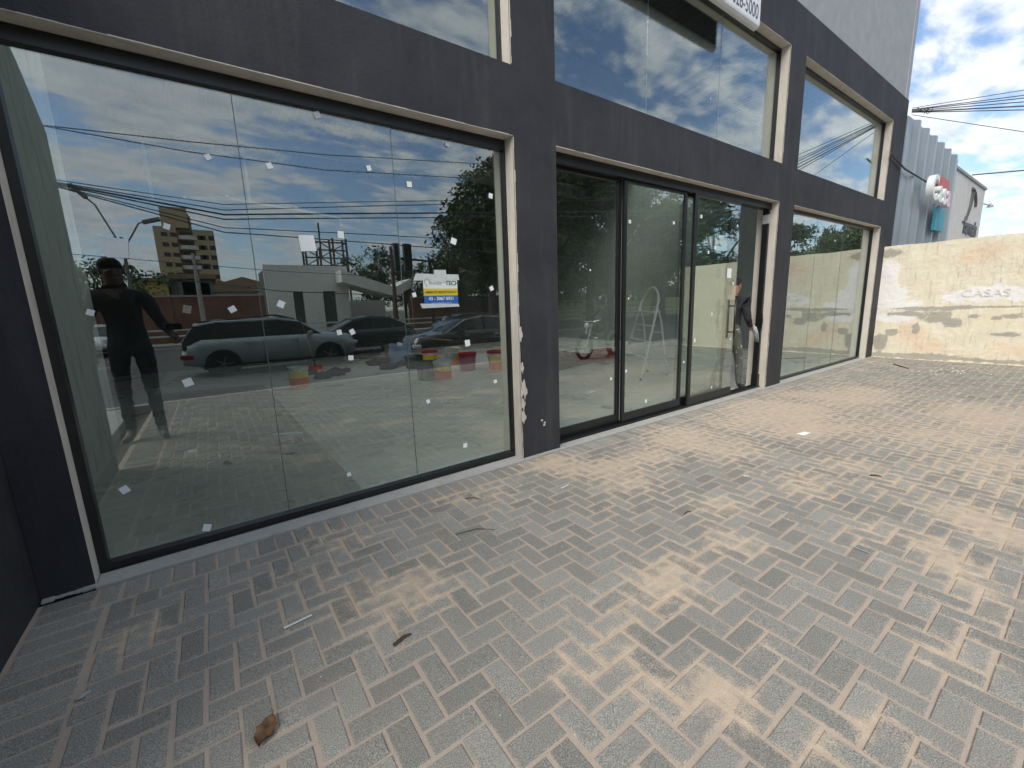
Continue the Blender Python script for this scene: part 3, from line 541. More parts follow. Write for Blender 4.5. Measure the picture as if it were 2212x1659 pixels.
# ================================================================== ACROSS THE STREET (seen mirrored in the glass)
LEAFM = {}
def leaf_mat(name, c1, c2):
    m, t, b = new_mat(name); n = noise(t, 1.2, 4); at = t.nodes.new('ShaderNodeAttribute'); at.attribute_name = 'tone'
    c = mixc(t, at.outputs['Fac'], c1, c2); t.links.new(c, b.inputs['Base Color']); b.inputs['Roughness'].default_value = .55; b.inputs['Specular IOR Level'].default_value = .25
    b.inputs['Transmission Weight'].default_value = 0; return m
LA = leaf_mat('leaf_dark', (.030, .048, .022), (.075, .11, .04)); LB = leaf_mat('leaf_mid', (.045, .07, .025), (.10, .15, .05))
BARK = mat('bark', (.09, .07, .055), .9, var=.4, scale=4, bmp=.5, bscale=20)
def crown_mesh(name, blobs, n, size, seed, m):
    rr = np.random.RandomState(seed); V = []; Fc = []; tone = []
    vol = np.array([b[3]**2 for b in blobs]); vol = vol/vol.sum(); cl = []
    for b, q in zip(blobs, vol):
        nc = max(4, int(n*q/26))
        for _ in range(nc):
            d = rr.normal(size=3); d /= np.linalg.norm(d); d[2] = abs(d[2])*.9-.25 if rr.rand() < .7 else d[2]; r = b[3]*(.55+.5*rr.rand()**.7); cl.append((b[0]+d[0]*r, b[1]+d[1]*r, b[2]+d[2]*r*.8, b[3]*rr.uniform(.16, .32)))
    for cx, cy, cz, cr in cl:
        tb = rr.rand()
        for _ in range(26):
            p = np.array([cx, cy, cz])+rr.normal(size=3)*cr*.55; a = rr.normal(size=3); a /= np.linalg.norm(a); c = np.cross(a, rr.normal(size=3)); c /= np.linalg.norm(c); s_ = size*rr.uniform(.6, 1.3); o = len(V)
            V += [tuple(p-a*s_), tuple(p+c*s_*.45), tuple(p+a*s_), tuple(p-c*s_*.45)]; Fc.append((o, o+1, o+2, o+3)); tt = min(1, max(0, tb*.7+rr.rand()*.4)); tone += [tt]*4
    me = bpy.data.meshes.new(name); me.from_pydata(V, [], Fc); me.materials.append(m); me.attributes.new('tone', 'FLOAT', 'POINT').data.foreach_set('value', tone); return me
def tree(label, x, y, h, r, trunk=.3, n=9000, seed=1, m=None, leaf=.16, group='trees across the street', squash=1.0, cat='tree'):
    t = thing('broadleaf_tree', label, cat, (x, y, -.1), 0, group); rr = random.Random(seed); blobs = []
    for i in range(12): a = rr.uniform(0, 6.28); d = rr.uniform(.1, .8)*r; blobs.append((math.cos(a)*d, math.sin(a)*d, h-r*.75*squash+rr.uniform(-.75, .55)*r*squash, r*rr.uniform(.3, .5)))
    o = bpy.data.objects.new('crown', crown_mesh('crown', blobs, n, leaf, seed, m or LA)); C.objects.link(o); o.parent = t
    tk = MB(); hb_ = h-r*1.3*squash; tk.tube([(0, 0, 0), (rr.uniform(-.1, .1), 0, hb_*.5), (rr.uniform(-.2, .2), 0, hb_)], [trunk, trunk*.75, trunk*.6], 9)
    for b in blobs[:8]: tk.tube([(0, 0, hb_*.85), (b[0]*.5, b[1]*.5, (hb_+b[2])/2), (b[0], b[1], b[2])], [trunk*.45, trunk*.28, trunk*.1], 6)
    tk.build('trunk', BARK, t); return t
def tree_px(label, a, top, y, r, **k):
    p = M(a, top, y); return tree(label, p.x, y, p.z+.1, r, **k)
# the big mass mirrored in the door front and right window
tree_px('tall dark tree whose crown overhangs the street, mirrored right of the notice', 1052, 352, -17, 3.0, seed=3, n=9000, squash=1.3, leaf=.14)
tree_px('broad dark tree mirrored behind the notice on the left window', 985, 515, -30, 4.6, seed=4, n=9000, squash=.8)
tree_px('low dark tree mirrored between white gatehouse and traffic signal', 795, 545, -44, 4.5, seed=5, n=6000, squash=.9)
tree_px('low dark tree mirrored just left of the traffic signal', 868, 562, -44, 3.8, seed=15, n=5000, squash=.9)
tree_px('small tree mirrored beside the left wing wall', 168, 530, -40, 5.0, seed=6, n=6000, m=LB)
k = 0
LBL = ['leftmost of the tall trees mirrored in the sliding door', 'tall tree mirrored in the first sliding pane behind the rider', 'tall tree mirrored behind the street lamp in the door', 'tall dense tree mirrored behind the stepladder', 'tall tree mirrored in the third door pane', 'tall tree mirrored nearest the yellow wall top in the door', 'distant tree mirrored in the right window, left side', 'distant tree mirrored in the right window, centre', 'distant tree mirrored in the right window, right side', 'tree standing behind the mirrored row above the beam', 'rear tree of the mirrored row behind the lamp', 'rear tree of the mirrored row behind the ladder']
def proj_m(x, y, z): q = np.array([x, .31-y, z])-CAM; zz_ = q@_f; return 1106+FOC*(q@_S)/zz_, 829.5-FOC*(q@_U)/zz_
for x, y, h, r in ((19, -21, 13, 5.0), (24.5, -20, 14.5, 5.6), (29, -22, 16, 6), (35, -21, 17, 6.3), (42, -20, 16, 6.5), (50, -18, 15, 6), (64, -17, 12.5, 5.5), (78, -20, 13.5, 6), (95, -22, 14, 7), (24, -31, 17, 7), (34, -33, 20, 8), (46, -30, 19, 8)):
    u_ = proj_m(x, y, 8)[0]; h = M(u_, float(np.interp(u_, [1150, 1400, 1480, 1600, 1700, 1800, 1850], [345, 385, 400, 440, 482, 500, 480])), y).z+.1; r = min(r, h*.42)
    tree(LBL[k], x, y, h, r, seed=20+k, n=11000, leaf=.2, trunk=.38, m=LA if k % 3 else LB, squash=1.15); k += 1
wb_ = [(x, -62+rnd.uniform(-4, 4), rnd.uniform(1.5, 5.5), rnd.uniform(3.5, 5.5)) for x in np.arange(34, 190, 3.2)]
wo_ = bpy.data.objects.new('far_wood', crown_mesh('far_wood', wb_, 30000, .42, 77, LA)); C.objects.link(wo_); wo_['kind'] = 'stuff'; tag(wo_, 'dark belt of far trees closing the view under the mirrored crowns', 'wood')
# red brick wall in two runs
def brick_mat():
    m, t, b = new_mat('red_brick'); bt = t.nodes.new('ShaderNodeTexBrick'); oc = t.nodes.new('ShaderNodeTexCoord').outputs['Object']; mp = t.nodes.new('ShaderNodeMapping'); mp.inputs['Rotation'].default_value = (R(90), 0, 0); t.links.new(oc, mp.inputs[0]); t.links.new(mp.outputs[0], bt.inputs[0])
    bt.inputs['Color1'].default_value = (.25, .10, .065, 1); bt.inputs['Color2'].default_value = (.20, .085, .055, 1); bt.inputs['Mortar'].default_value = (.22, .18, .15, 1); bt.inputs['Scale'].default_value = 3.5; bt.inputs['Mortar Size'].default_value = .015
    t.links.new(mixc(t, ramp(t, noise(t, .7, 5), .35, .7), bt.outputs[0], (.13, .065, .045)), b.inputs['Base Color']); b.inputs['Roughness'].default_value = .9; return m
BRK = brick_mat(); YB = -30.5
def brickrun(label, a0, a1, top):
    p0, p1 = M(a0, top, YB), M(a1, top, YB); w_ = thing('brick_wall', label, 'wall', (0, 0, 0)); h = (p0.z+p1.z)/2
    MB().box(p0.x, p1.x, YB-.2, YB, -.1, h).build('wall_face', BRK, w_); MB().box(p0.x, p1.x, YB-.26, YB+.06, h+.002, h+.10).build('coping', CONC, w_)
    x = p0.x
    while x < p1.x: MB().box(x, x+.3, YB+.003, YB+.12, -.1, h-.02).build('pier', BRK, w_); x += 4
brickrun('long red brick wall mirrored behind the silver car', 150, 566, 640); brickrun('red brick wall mirrored behind the notice and black car', 890, 1130, 640)
# white gatehouse with sloping canopy
gh = thing('gatehouse', 'white gatehouse with tall dark doorways and sloping canopy mirrored in left window', 'building')
YG = -34; g0 = M(562, 570, YG); g1 = M(746, 590, YG); Wp = plaster_mat('white_render', (.84, .85, .80), (.62, .62, .57), .4)
zt = g0.z; wdt = g1.x-g0.x
xs = [g0.x, g0.x+wdt*.30, g0.x+wdt*.42, g0.x+wdt*.66, g0.x+wdt*.82, g1.x-.3, g1.x]
gridwall(xs, [-.1, zt*.66, zt*.72, zt], {(1, 0), (3, 0)}, YG, YG+.3)
gw = gridwall(xs, [-.1, zt*.62, zt*.72, zt], {(1, 0), (3, 0)}, -.3, 0).build('wall', [Wp, Wp, Wp], gh); gw.location.y = YG
MB().box(g0.x+.1, g1.x-.1, YG-5, YG-.31, -.1, zt-.3).build('inner_block', mat('gate_dark', (.10, .12, .11), .8), gh)
c0 = M(735, 608, YG+2.0); c1 = M(852, 640, YG+2.0); c2 = M(890, 620, YG+2.0)
MB().prism([(c0.x, c0.z), (c1.x, c1.z), (c2.x, c2.z), (c2.x, c2.z+.75), (c1.x, c1.z+.8), (c0.x, c0.z+.9)], lambda u, v, k: (u, YG+2.0-3.5*k, v)).build('canopy', Wp, gh)
for c in (c1, c2): MB().tube([(c.x, YG+1.5, -.1), (c.x, YG+1.5, c.z)], .18, 10).build('post', mat('post_brown', (.16, .09, .06), .8), gh)
MB().box(c0.x, c2.x, YG-6, YG-5.8, -.1, 2.6).build('rear_wall', Bg, gh)
# lattice hoarding tower
lt = thing('lattice_tower', 'steel lattice hoarding frame mirrored above the white gatehouse', 'tower'); YT = -62
t0 = M(655, 540, YT); t1 = M(742, 515, YT); tb = MB(); zb_ = M(700, 590, YT).z
for x in np.linspace(t0.x, t1.x, 4):
    for dy in (0, -2): tb.beam((x, YT+dy, 0), (x, YT+dy, t1.z if x > t0.x+2 else t0.z+.5), .25, .25)
for z in np.linspace(zb_, t1.z-.6, 5): tb.beam((t0.x, YT, z), (t1.x, YT, z), .18, .18)
for i in range(4):
    z = zb_+(t1.z-zb_-.6)*i/4; z2 = zb_+(t1.z-zb_-.6)*(i+1)/4
    for q in range(3): xa = t0.x+(t1.x-t0.x)*q/3; xb = t0.x+(t1.x-t0.x)*(q+1)/3; tb.beam((xa, YT, z), (xb, YT, z2), .13, .13) if (i+q) % 2 else tb.beam((xb, YT, z), (xa, YT, z2), .13, .13)
ap = M(682, 480, YT); tb.beam((ap.x, YT, t0.z-1), (ap.x, YT, ap.z), .2, .2); tb.build('steel_frame', mat('tower_steel', (.14, .13, .12), .7), lt)
MB().box(t0.x, t1.x, YT-1.2, YT-.9, zb_-2, zb_+1.2).build('hoarding_base', Bg, lt)
# apartment tower
at_ = thing('apartment_tower', 'ochre apartment tower with curved balconies mirrored in the left window', 'building'); YA = -150
a0 = M(322, 485, YA); a1 = M(372, 485, YA); a2 = M(402, 455, YA); a3 = M(455, 495, YA); OC = plaster_mat('ochre_render', (.46, .37, .24), (.36, .28, .18), .5); OC2 = plaster_mat('brown_render', (.29, .21, .14), (.26, .17, .11), .5); WD = mat('tower_glass', (.03, .03, .03), .3)
MB().box(a0.x, a1.x, YA-14, YA, -.1, a0.z).build('wall', OC, at_); MB().box(a1.x, a2.x, YA-12, YA-2, -.1, a0.z+3.5).build('wall', OC2, at_); MB().box(a2.x, a3.x, YA-14, YA-1, -.1, a3.z).build('wall', OC, at_)
MB().box(a1.x-3, a1.x+3, YA-8, YA-.5, a0.z, a2.z+1).build('lift_tower', OC, at_); MB().box(a1.x+3.3, a2.x-1, YA-8, YA-3, a0.z+3.5, a2.z).build('water_tank', OC2, at_)
fl = 12
for k in range(fl):
    z = a0.z-2.6-k*2.7
    for x in (a0.x+(a1.x-a0.x)*.45, a0.x+(a1.x-a0.x)*.85): MB().box(x-.7, x+.7, YA+.002, YA+.08, z, z+1.1).build('window', WD, at_)
    for x in (a2.x+1.6, a2.x+(a3.x-a2.x)*.45, a2.x+(a3.x-a2.x)*.85): MB().box(x-.7, x+.7, YA-.998, YA-.92, z-.4, z+.8).build('window', WD, at_)
    bx_ = (a1.x+a2.x)/2+.5; MB().lathe([(2.4, 0), (2.5, .1), (2.5, 1.1), (2.35, 1.1)], (bx_, YA-2, z-.6), 20, cap=True).build('balcony', Bg, at_); MB().box(bx_-1.5, bx_+1.5, YA-1.998, YA-1.9, z+.52, z+1.7).build('window', WD, at_)
# two low buildings in front of it
lb = thing('yellow_building', 'yellow gabled side of a low building mirrored beside the photographer', 'building'); YL = -46
l0, l1 = M(282, 606, YL), M(355, 606, YL); l2 = M(452, 612, YL)
MB().box(l0.x, l1.x, YL-8, YL, -.1, l0.z).build('wall', plaster_mat('yellow_render', (.58, .44, .16), (.5, .38, .15), .4), lb); MB().box(l0.x-.3, l1.x+.1, YL-8.2, YL+.25, l0.z+.002, l0.z+.3).build('roof', OC2, lb)
lb2 = thing('office_building', 'low brown office building with a strip of windows mirrored below the tower', 'building')
MB().box(l1.x+.15, l2.x, YL-9, YL-.5, -.1, l2.z+.5).build('wall', mat('office_wall', (.13, .12, .09), .8), lb2); MB().box(l1.x+.1, l2.x+.4, YL-9.2, YL-.1, l2.z+.502, l2.z+.9).build('roof', OC2, lb2)
for i in range(7): x = l1.x+.7+i*(l2.x-l1.x-1)/7; MB().box(x, x+.75, YL-.498, YL-.42, l2.z-1.1, l2.z+.2).build('window', mat('office_pane', (.16, .18, .17), .3), lb2)
for i, (a, b_, y_) in enumerate(((520, 612, -70), (575, 618, -80), (470, 622, -60))):
    p = M(a, b_, y_); o = thing('far_house', ['pale far house mirrored left of the gatehouse', 'small far house mirrored at the gatehouse corner', 'grey far house mirrored below the tower'][i], 'house'); MB().box(p.x-4, p.x+4, y_-8, y_, -.1, p.z-.4).build('wall', (Bg, OC, GREYP)[i], o)
    MB().prism([(-4.4, 0), (4.4, 0), (0, 1.4)], lambda u, v, k: (p.x+u, y_+.3-8.6*k, p.z-.398+v)).build('roof', OC2, o)
# wall on the far side mirrored low in the door, with a guard rail in front
fw = thing('far_wall', 'low lime green wall mirrored behind the rider', 'wall'); q0 = M(1212, 676, -31.5); q1 = M(1462, 662, -31.5)
MB().box(26, 90, -31.7, -31.5, -.1, 1.9).build('wall_face', plaster_mat('lime_render', (.42, .46, .20), (.33, .37, .22), .6), fw); MB().box(26, 90, -31.75, -31.45, 1.902, 1.98).build('coping', CONC, fw)
gr = thing('guard_rail', 'white twin-rail road barrier mirrored across the street', 'barrier'); gm = mat('rail_paint', (.62, .64, .60), .5)
for z in (.45, .8): MB().box(-40, 90, -28.3, -28.24, z, z+.1).build('rail', gm, gr)
for x in range(-40, 91, 4): MB().box(x, x+.1, -28.38, -28.3, 0, .95).build('post', gm, gr)
# street lamps
LM = mat('lamp_steel', (.16, .17, .17), .5, .3)
def street_lamp(label, base, tips, y, loc_top, m=LM):
    t = M(*loc_top, y); o = thing('street_lamp', label, 'street lamp', (t.x, y, -.1), 0, 'double-arm street lamps'); MB().tube([(0, 0, 0), (0, 0, t.z+.1)], [.14, .08], 10).build('pole', m, o)
    for a, b in tips:
        p = M(*a, y)-Vector((t.x, 0, -.1)); q = M(*b, y)-Vector((t.x, 0, -.1)); p.y = q.y = 0; MB().tube([(0, 0, t.z-.7), q, p], .05, 8).build('arm', m, o)
        d = (p-q).normalized(); lh = MB(); lh.obox(p+d*.45, (.3, .26, 1.0), d.to_track_quat('Z', 'Y').to_matrix()); lh.build('lamp_head', m, o, bevel=.06)
street_lamp('dark double-arm street lamp mirrored above the photographer', None, [((178, 424), (198, 440)), ((303, 478), (293, 480))], -34, (255, 510))
street_lamp('pale double-arm street lamp mirrored in the sliding door', None, [((1315, 498), (1322, 499)), ((1400, 470), (1385, 478))], -19, (1347, 520), mat('lamp_pale', (.5, .52, .5), .5))
# traffic signal heads seen from behind
ts = thing('traffic_signal', 'traffic signal with two black heads seen from behind mirrored by the notice', 'traffic light'); YS = -20; s0 = M(857, 555, YS); s1 = M(882, 555, YS)
for i, p in enumerate((s0, s1)):
    MB().box(p.x-.22, p.x+.22, YS-.2, YS+.1, p.z-.75, p.z+.75).build('signal_head', BLACK, ts, bevel=.03)
pp = M(893, 570, YS); MB().tube([(pp.x+1.2, YS-.3, -.1), (pp.x+1.2, YS-.3, s0.z-.1), (s0.x, YS-.3, s0.z)], .09, 8).build('pole', BLACK, ts)
for i, (a, lab) in enumerate(((846, 'thin dark utility pole mirrored left of the notice'), (420, 'concrete utility pole mirrored behind the silver car'), (1160, 'utility pole hidden by the pillar between window and door'))):
    y = (-26, -29.5, -9.0)[i]; p = M(a, 600, y); h = (6, 5.5, 8.2)[i]; o = thing('utility_pole', lab, 'pole', (p.x, y, -.1)); MB().tube([(0, 0, 0), (0, 0, h)], [.16, .1], 10).build('pole', (mat('pole_wood', (.12, .08, .06), .9), CONC, CONC)[i], o); MB().box(-.8, .8, -.06, .06, h-.7, h-.58).build('crossarm', BARK, o)
# overhead cables along the street
CB = mat('cable_black', (.09, .09, .10), .6)
def cable(label, pts, y, r=.012, grp='overhead cables along the street', ext=14):
    P = [M(a, b, y) for a, b in pts]; P = [P[0]+(P[0]-P[1]).normalized()*ext]+P+[P[-1]+(P[-1]-P[-2]).normalized()*ext*2]
    return tag(MB().tube(P, r, 5).build('overhead_cable', CB), label, 'cable', grp)
cable('uppermost thin cable mirrored across the left window sky', [(110, 270), (400, 303), (700, 333), (1085, 355)], -9, .011)
cable('second thin cable mirrored across the left window sky', [(110, 273), (400, 325), (700, 366), (1090, 388)], -9, .011)
for i, (a, b, c, r) in enumerate((((128, 393), (480, 452), (1085, 437), .012), ((128, 396), (480, 462), (1085, 458), .022), ((128, 399), (480, 472), (1085, 468), .016), ((128, 402), (480, 490), (1085, 520), .012), ((128, 388), (480, 440), (1085, 430), .01), ((128, 404), (480, 500), (1085, 545), .014), ((280, 590), (600, 628), (900, 640), .016), ((280, 558), (600, 585), (900, 600), .011))):
    cable(['top cable of the lower mirrored bundle', 'thickest cable of the lower mirrored bundle', 'cable just under the thickest one of the mirrored bundle', 'fourth cable of the mirrored bundle, sloping lower right', 'faint highest strand above the mirrored bundle', 'lowest strand of the mirrored bundle, falling behind the tree', 'dark cable mirrored across the foot of the tower', 'thin cable mirrored across the tower middle'][i], [a, b, c], -9.5 if i < 6 else -15, r)
# service cables to the shop corner, in view over the yellow wall and mirrored in the upper right window
def solve_drop(a, b, am, bm):
    A0 = np.array([13.95, -.03, 5.66])
    best = None
    for s_ in np.linspace(1, 40, 400):
        P = CAM+ray(a, b)*s_; d = P-A0
        if d[1] > -.2: continue
        Q = np.array([A0[0], .31-A0[1], A0[2]]); dm = np.array([d[0], -d[1], d[2]])
        for tt in (np.linspace(0, 12, 240)):
            q = Q+dm*tt-CAM; z = q@_f
            if z < .1: continue
            e = (1106+FOC*(q@_S)/z-am)**2+(829.5-FOC*(q@_U)/z-bm)**2
            if best is None or e < best[0]: best = (e, d, tt)
    return A0, best[1]/np.linalg.norm(best[1])
A0, dd = solve_drop(2212, 216, 1725, 350)
for i, (dz, dy, r, sag) in enumerate(((0, 0, .014, .3), (.10, .04, .010, .25), (.2, -.02, .009, .15), (-.08, .05, .010, .33), (.28, .02, .007, .05), (-.9, -.3, .007, .5), (.14, -.05, .01, .2))):
    e = A0+dd*16+np.array([0, dy*6, dz*4.5]); s_ = A0+np.array([0, 0, (.0, .02, .05, -.01, .08, -.06, .04)[i]]); P = [Vector(s_+(e-s_)*t)-Vector((0, 0, sag*4*t*(1-t))) for t in np.linspace(0, 1, 9)]
    tag(MB().tube(P, r, 5).build('service_cable', CB), ['thickest service cable leaving the shop corner', 'second service cable just above the thickest one', 'thin service cable high in the corner bundle', 'service cable directly under the thickest one', 'topmost hair-thin service cable of the corner bundle', 'lone service cable sagging below the corner bundle', 'middle thin service cable of the corner bundle'][i], 'cable', 'service cables at the shop corner')
kn = MB()
for i in range(5): c = Vector((13.95, -.18-.04*i, 5.66-.02*i)); kn.tube([c+Vector((.03*math.cos(t), .05*math.sin(t), .05*math.sin(t+i))) for t in np.linspace(0, 6.28, 9)[:-1]], .008, 5, closed=True)
tag(kn.build('cable_coil', CB), 'tangled coil of cable hanging at the shop corner', 'cable')
p = F(2100, 378, .0); tag(MB().tube([p, F(2212, 368, -1.2), F(2290, 361, -1.9)], .02, 5).build('roof_cable', CB), 'single cable rising right from the beige building roof', 'cable')
p = F(1955, 365, -.05); q = F(2005, 395, -.2); tag(MB().tube([(p.x-1.2, -.05, p.z+.15), p, q], .02, 5).build('wall_cable', CB), 'short cable running across the fluted cladding to the letters', 'cable')
# ================================================================== INSIDE THE SHOP
def bucket(label, px, cols, h=.40, r=.175, lid=None, handle=True, tilt=0, group='paint buckets on the shop floor', stuff=None, s=1.0, seam=None):
    g = G(*px) if not isinstance(px, Vector) else px; t = thing('paint_bucket', label, 'bucket', (g.x, g.y, .007), rnd.uniform(0, 6), group); t.scale = (s, s, s)
    body, band, low = cols; prof = [(r*.84, 0), (r*.86, .004), (r*.92, h*.45), (r*.97, h*.78), (r*.98, h*.86), (r*1.05, h*.865), (r*1.05, h*.90), (r*.99, h*.905), (r*1.0, h*.94), (r*1.06, h*.945), (r*1.06, h), (r*.99, h)]
    q = [(r*.98, h*.9), (r*.86, .02)] if not lid else []
    MB().lathe(prof+q, n=28, cap=True).build('body', body, t, smooth='auto')
    lb_ = MB(); lb_.lathe([(r*.945, h*.50), (r*.975, h*.84)], n=28, cap=False); lb_.build('label_band', band, t, smooth='auto')
    if low: MB().lathe([(r*.866, h*.05), (r*.942, h*.495)], n=28, cap=False).build('lower_label', low, t, smooth='auto')
    if lid: MB().lathe([(r*1.08, h*.93), (r*1.08, h*1.03), (r*1.0, h*1.05), (r*.9, h*1.03), (.001, h*1.03)], n=28, cap=False).build('lid', lid, t, smooth='auto')
    if handle: MB().tube([(math.cos(a)*r*1.07, .35*r+.25*r*math.sin(a), h*.86-math.sin(a)*r*.75) for a in np.linspace(0, math.pi, 12)], .004, 5).build('handle', mat('wire', (.4, .4, .4), .4, .5), t)
    return t
bw = mat('bucket_white', (.88, .86, .82), .45, var=.2, scale=14); by = mat('bucket_yellow', (.95, .62, .03), .45, var=.15, scale=12); br_ = mat('bucket_red', (.80, .06, .02), .45, var=.15, scale=12); bo = mat('bucket_orange', (.92, .20, .02), .45, var=.15, scale=12)
bp = mat('bucket_plum', (.38, .07, .12), .45, var=.2, scale=12); bl_ = mat('lid_red', (.55, .03, .03), .4, var=.15); bg_ = mat('bucket_grey', (.22, .20, .18), .7, var=.4, scale=12); bk = mat('bucket_dark', (.06, .06, .055), .6, var=.4, scale=12)
b1 = bucket('yellow and orange bucket standing alone left of the others', (648, 838), (bw, by, bo), h=.45, r=.2)
bucket('dirty grey cement bucket in front beside the half-labelled one', (922, 820), (bg_, bg_, bg_), h=.40, r=.21)
bucket('white bucket with yellow band and red half label, front of the group', (958, 821), (bw, by, br_), h=.42, r=.2)
bucket('yellow bucket with red lid behind the dirty grey bucket', (930, 793), (bw, by, bk), h=.42, r=.2, lid=bl_)
bucket('yellow and orange bucket behind the tilted white lid', (981, 789), (bw, by, bo), h=.46, r=.19, lid=bw)
bucket('plum coloured bucket with red lid and white rims', (1011, 800), (bp, bp, bp), h=.42, r=.215, lid=bl_)
bucket('orange and red bucket with red lid at the window edge', (1074, 800), (bw, by, bo), h=.46, r=.22, lid=bl_)
bucket('black rubber bucket behind the blue rag', (895, 795), (bk, bk, bk), h=.33, r=.24)
for i, (a, b, lab) in enumerate(((745, 768, 'leftmost dark mortar tub at the back'), (763, 774, 'dark mortar tub second from the left at the back'), (787, 774, 'dark mortar tub in the middle of the back row'), (810, 768, 'dark mortar tub right of the middle at the back'), (846, 773, 'grey mortar bucket with pale rim right of the dark tubs'), (776, 752, 'dark tub standing behind the row of mortar tubs'))):
    bucket(lab, (a, b), (bk if i != 4 else bg_, bg_ if i == 4 else bk, None), h=.42, r=.22, group='mortar tubs at the back of the shop')
p = G(972, 800); tag(MB().obox((p.x, p.y-.1, .42), (.42, .01, .34), rot3(R(12), R(8), R(10))).build('square_cover', bw), 'white square cover leaning against the buckets', 'cover')
rg = MB(); p = G(866, 790)
gx = [(i, j) for i in range(9) for j in range(7)]
vs = [(p.x-.3+.08*i+.02*math.sin(j*2.1), p.y+.02*math.sin(i*1.7+j), .62-.10*j+.03*math.sin(i*1.3)) for i, j in gx]+[(p.x-.3+.08*i+.02*math.sin(j*2.1), p.y+.012+.02*math.sin(i*1.7+j), .62-.10*j+.03*math.sin(i*1.3)) for i, j in gx]
fs = [(i*7+j, i*7+j+1, (i+1)*7+j+1, (i+1)*7+j) for i in range(8) for j in range(6)]; rg.add(vs, fs+[tuple(63+q for q in f)[::-1] for f in fs])
tag(rg.build('rag', mat('blue_rag', (.28, .36, .52), .9, var=.3, scale=20), smooth=True), 'pale blue rag hung over the black bucket', 'rag')
wd_ = mat('timber', (.24, .14, .06), .8, var=.35, scale=8)
for i, (a, b, c, d, z) in enumerate(((823, 793, 862, 783, .03), (830, 788, 868, 776, .10), (752, 774, 850, 776, .03), (905, 762, 975, 775, .55), (850, 797, 868, 790, .03))):
    u, v = G(a, b), G(c, d); tag(MB().beam((u.x, u.y, z), (v.x, v.y, z+.02), .12, .035).build('timber_board', wd_), ['brown board lying lowest in front of the tubs', 'brown board resting on the lower one', 'long board lying along the tub row', 'board propped across the buckets', 'short offcut board beside the rag'][i], 'board', 'loose boards among the buckets')
sh = MB(); c = G(845, 800)
for i in range(14): lump(sh, (c.x+rnd.uniform(-2.8, 1.6), c.y+rnd.uniform(-.1, 1.6), .06), rnd.uniform(.12, .3), 50+i, .5)
o = sh.build('rubble_heap', mat('dark_rubble', (.09, .08, .07), .95, var=.4, scale=5)); o['kind'] = 'stuff'; tag(o, 'dark heap of rubble and sacks around the mortar tubs', 'rubble')
# broom standing in the shop
p = G(1225, 0) if False else G(683, 800); br = thing('broom', 'thin broom leaning between the lone bucket and the mortar tubs', 'broom', (p.x, p.y, .006)); MB().tube([(0, 0, .1), (-.22, .1, 1.45)], .013, 6).build('handle', wd_, br); MB().box(-.16, .16, -.03, .03, 0, .12).build('brush', br_, br)
# aluminium step ladder with arched top rail
AL = mat('aluminium', (.88, .89, .85), .45, .05, .1)
FL_, FR_, RL_, RR_ = G(1342, 801), G(1384, 822), G(1399, 804), G(1441, 810)
ld = thing('step_ladder', 'aluminium step ladder with arched top rail standing in the shop', 'ladder', (0, 0, 0)); yl = (FL_.y+RL_.y)/2; yr = (FR_.y+RR_.y)/2
JL, JR = F(1383, 663, yl), F(1420, 663, yr)
TL = JL+(JL-FL_)*.10; TR = JR+(JR-FR_)*.10
mid = F(1410, 621, (yl+yr)/2); hoop = [FL_, JL, TL]
for t in np.linspace(.12, .88, 9):
    base = TL.lerp(TR, t); hoop.append(base+(mid-TL.lerp(TR, .5))*math.sin(math.pi*t)**.75)
hoop += [TR, JR, FR_]
MB().tube(hoop, .024, 8).build('front_frame', AL, ld, smooth=True)
bj = JR.lerp(JL, .04)
MB().tube([RL_, JL+(RL_-JL)*.18+Vector((.06, 0, 0)), JL], .019, 7).build('rear_leg', AL, ld, smooth=True); MB().tube([RR_, JR+(RR_-JR)*.18+Vector((.06, 0, 0)), JR], .019, 7).build('rear_leg', AL, ld, smooth=True)
for f_ in (.30, .52, .74, .93):
    a, b = FL_.lerp(JL, f_), FR_.lerp(JR, f_); MB().beam(a, b, .085 if f_ < .9 else .2, .022).build('tread', AL, ld)
st = MB()
for A_, J_, B_ in ((FL_, JL, RL_), (FR_, JR, RR_)): st.tube([A_.lerp(J_, .66), B_.lerp(J_, .64)], .006, 5)
st.build('spreader_bar', AL, ld)
fo = MB()
for P_ in (FL_, FR_, RL_, RR_): fo.tube([P_, P_+Vector((0, 0, .05))], .024, 8)
fo.build('rubber_feet', BLACK, ld)
# black sheet with a heap of red hose on it
A_, B_, C_, D_ = G(1200, 803), G(1272, 787), G(1300, 768), G(1200, 770)
sm = MB(); N = 14
V_ = [tuple(A_.lerp(B_, u).lerp(D_.lerp(C_, u), v)+Vector((0, 0, .012+.03*mnoise.noise(Vector((u*9, v*7, 2)))**2+.01*abs(mnoise.noise(Vector((u*20, v*20, 5))))))) for u in np.linspace(-.6, 1, N) for v in np.linspace(0, 1, N)]
sm.add(V_, [(i*N+j, i*N+j+1, (i+1)*N+j+1, (i+1)*N+j) for i in range(N-1) for j in range(N-1)])
tag(sm.build('plastic_sheet', mat('dark_plastic', (.05, .05, .05), .35, var=.4, scale=9)), 'crumpled dark plastic sheet under the red hoses behind the door', 'sheet')
RH = mat('red_hose', (.45, .05, .04), .5, var=.3)
HL = ['topmost pinkish red hose running left from the coil', 'longest red hose stretching left behind the pillar', 'thin dark red hose lowest in the heap', 'red hose ending beneath the ladder']
hz = MB(); c0_ = G(1285, 785)
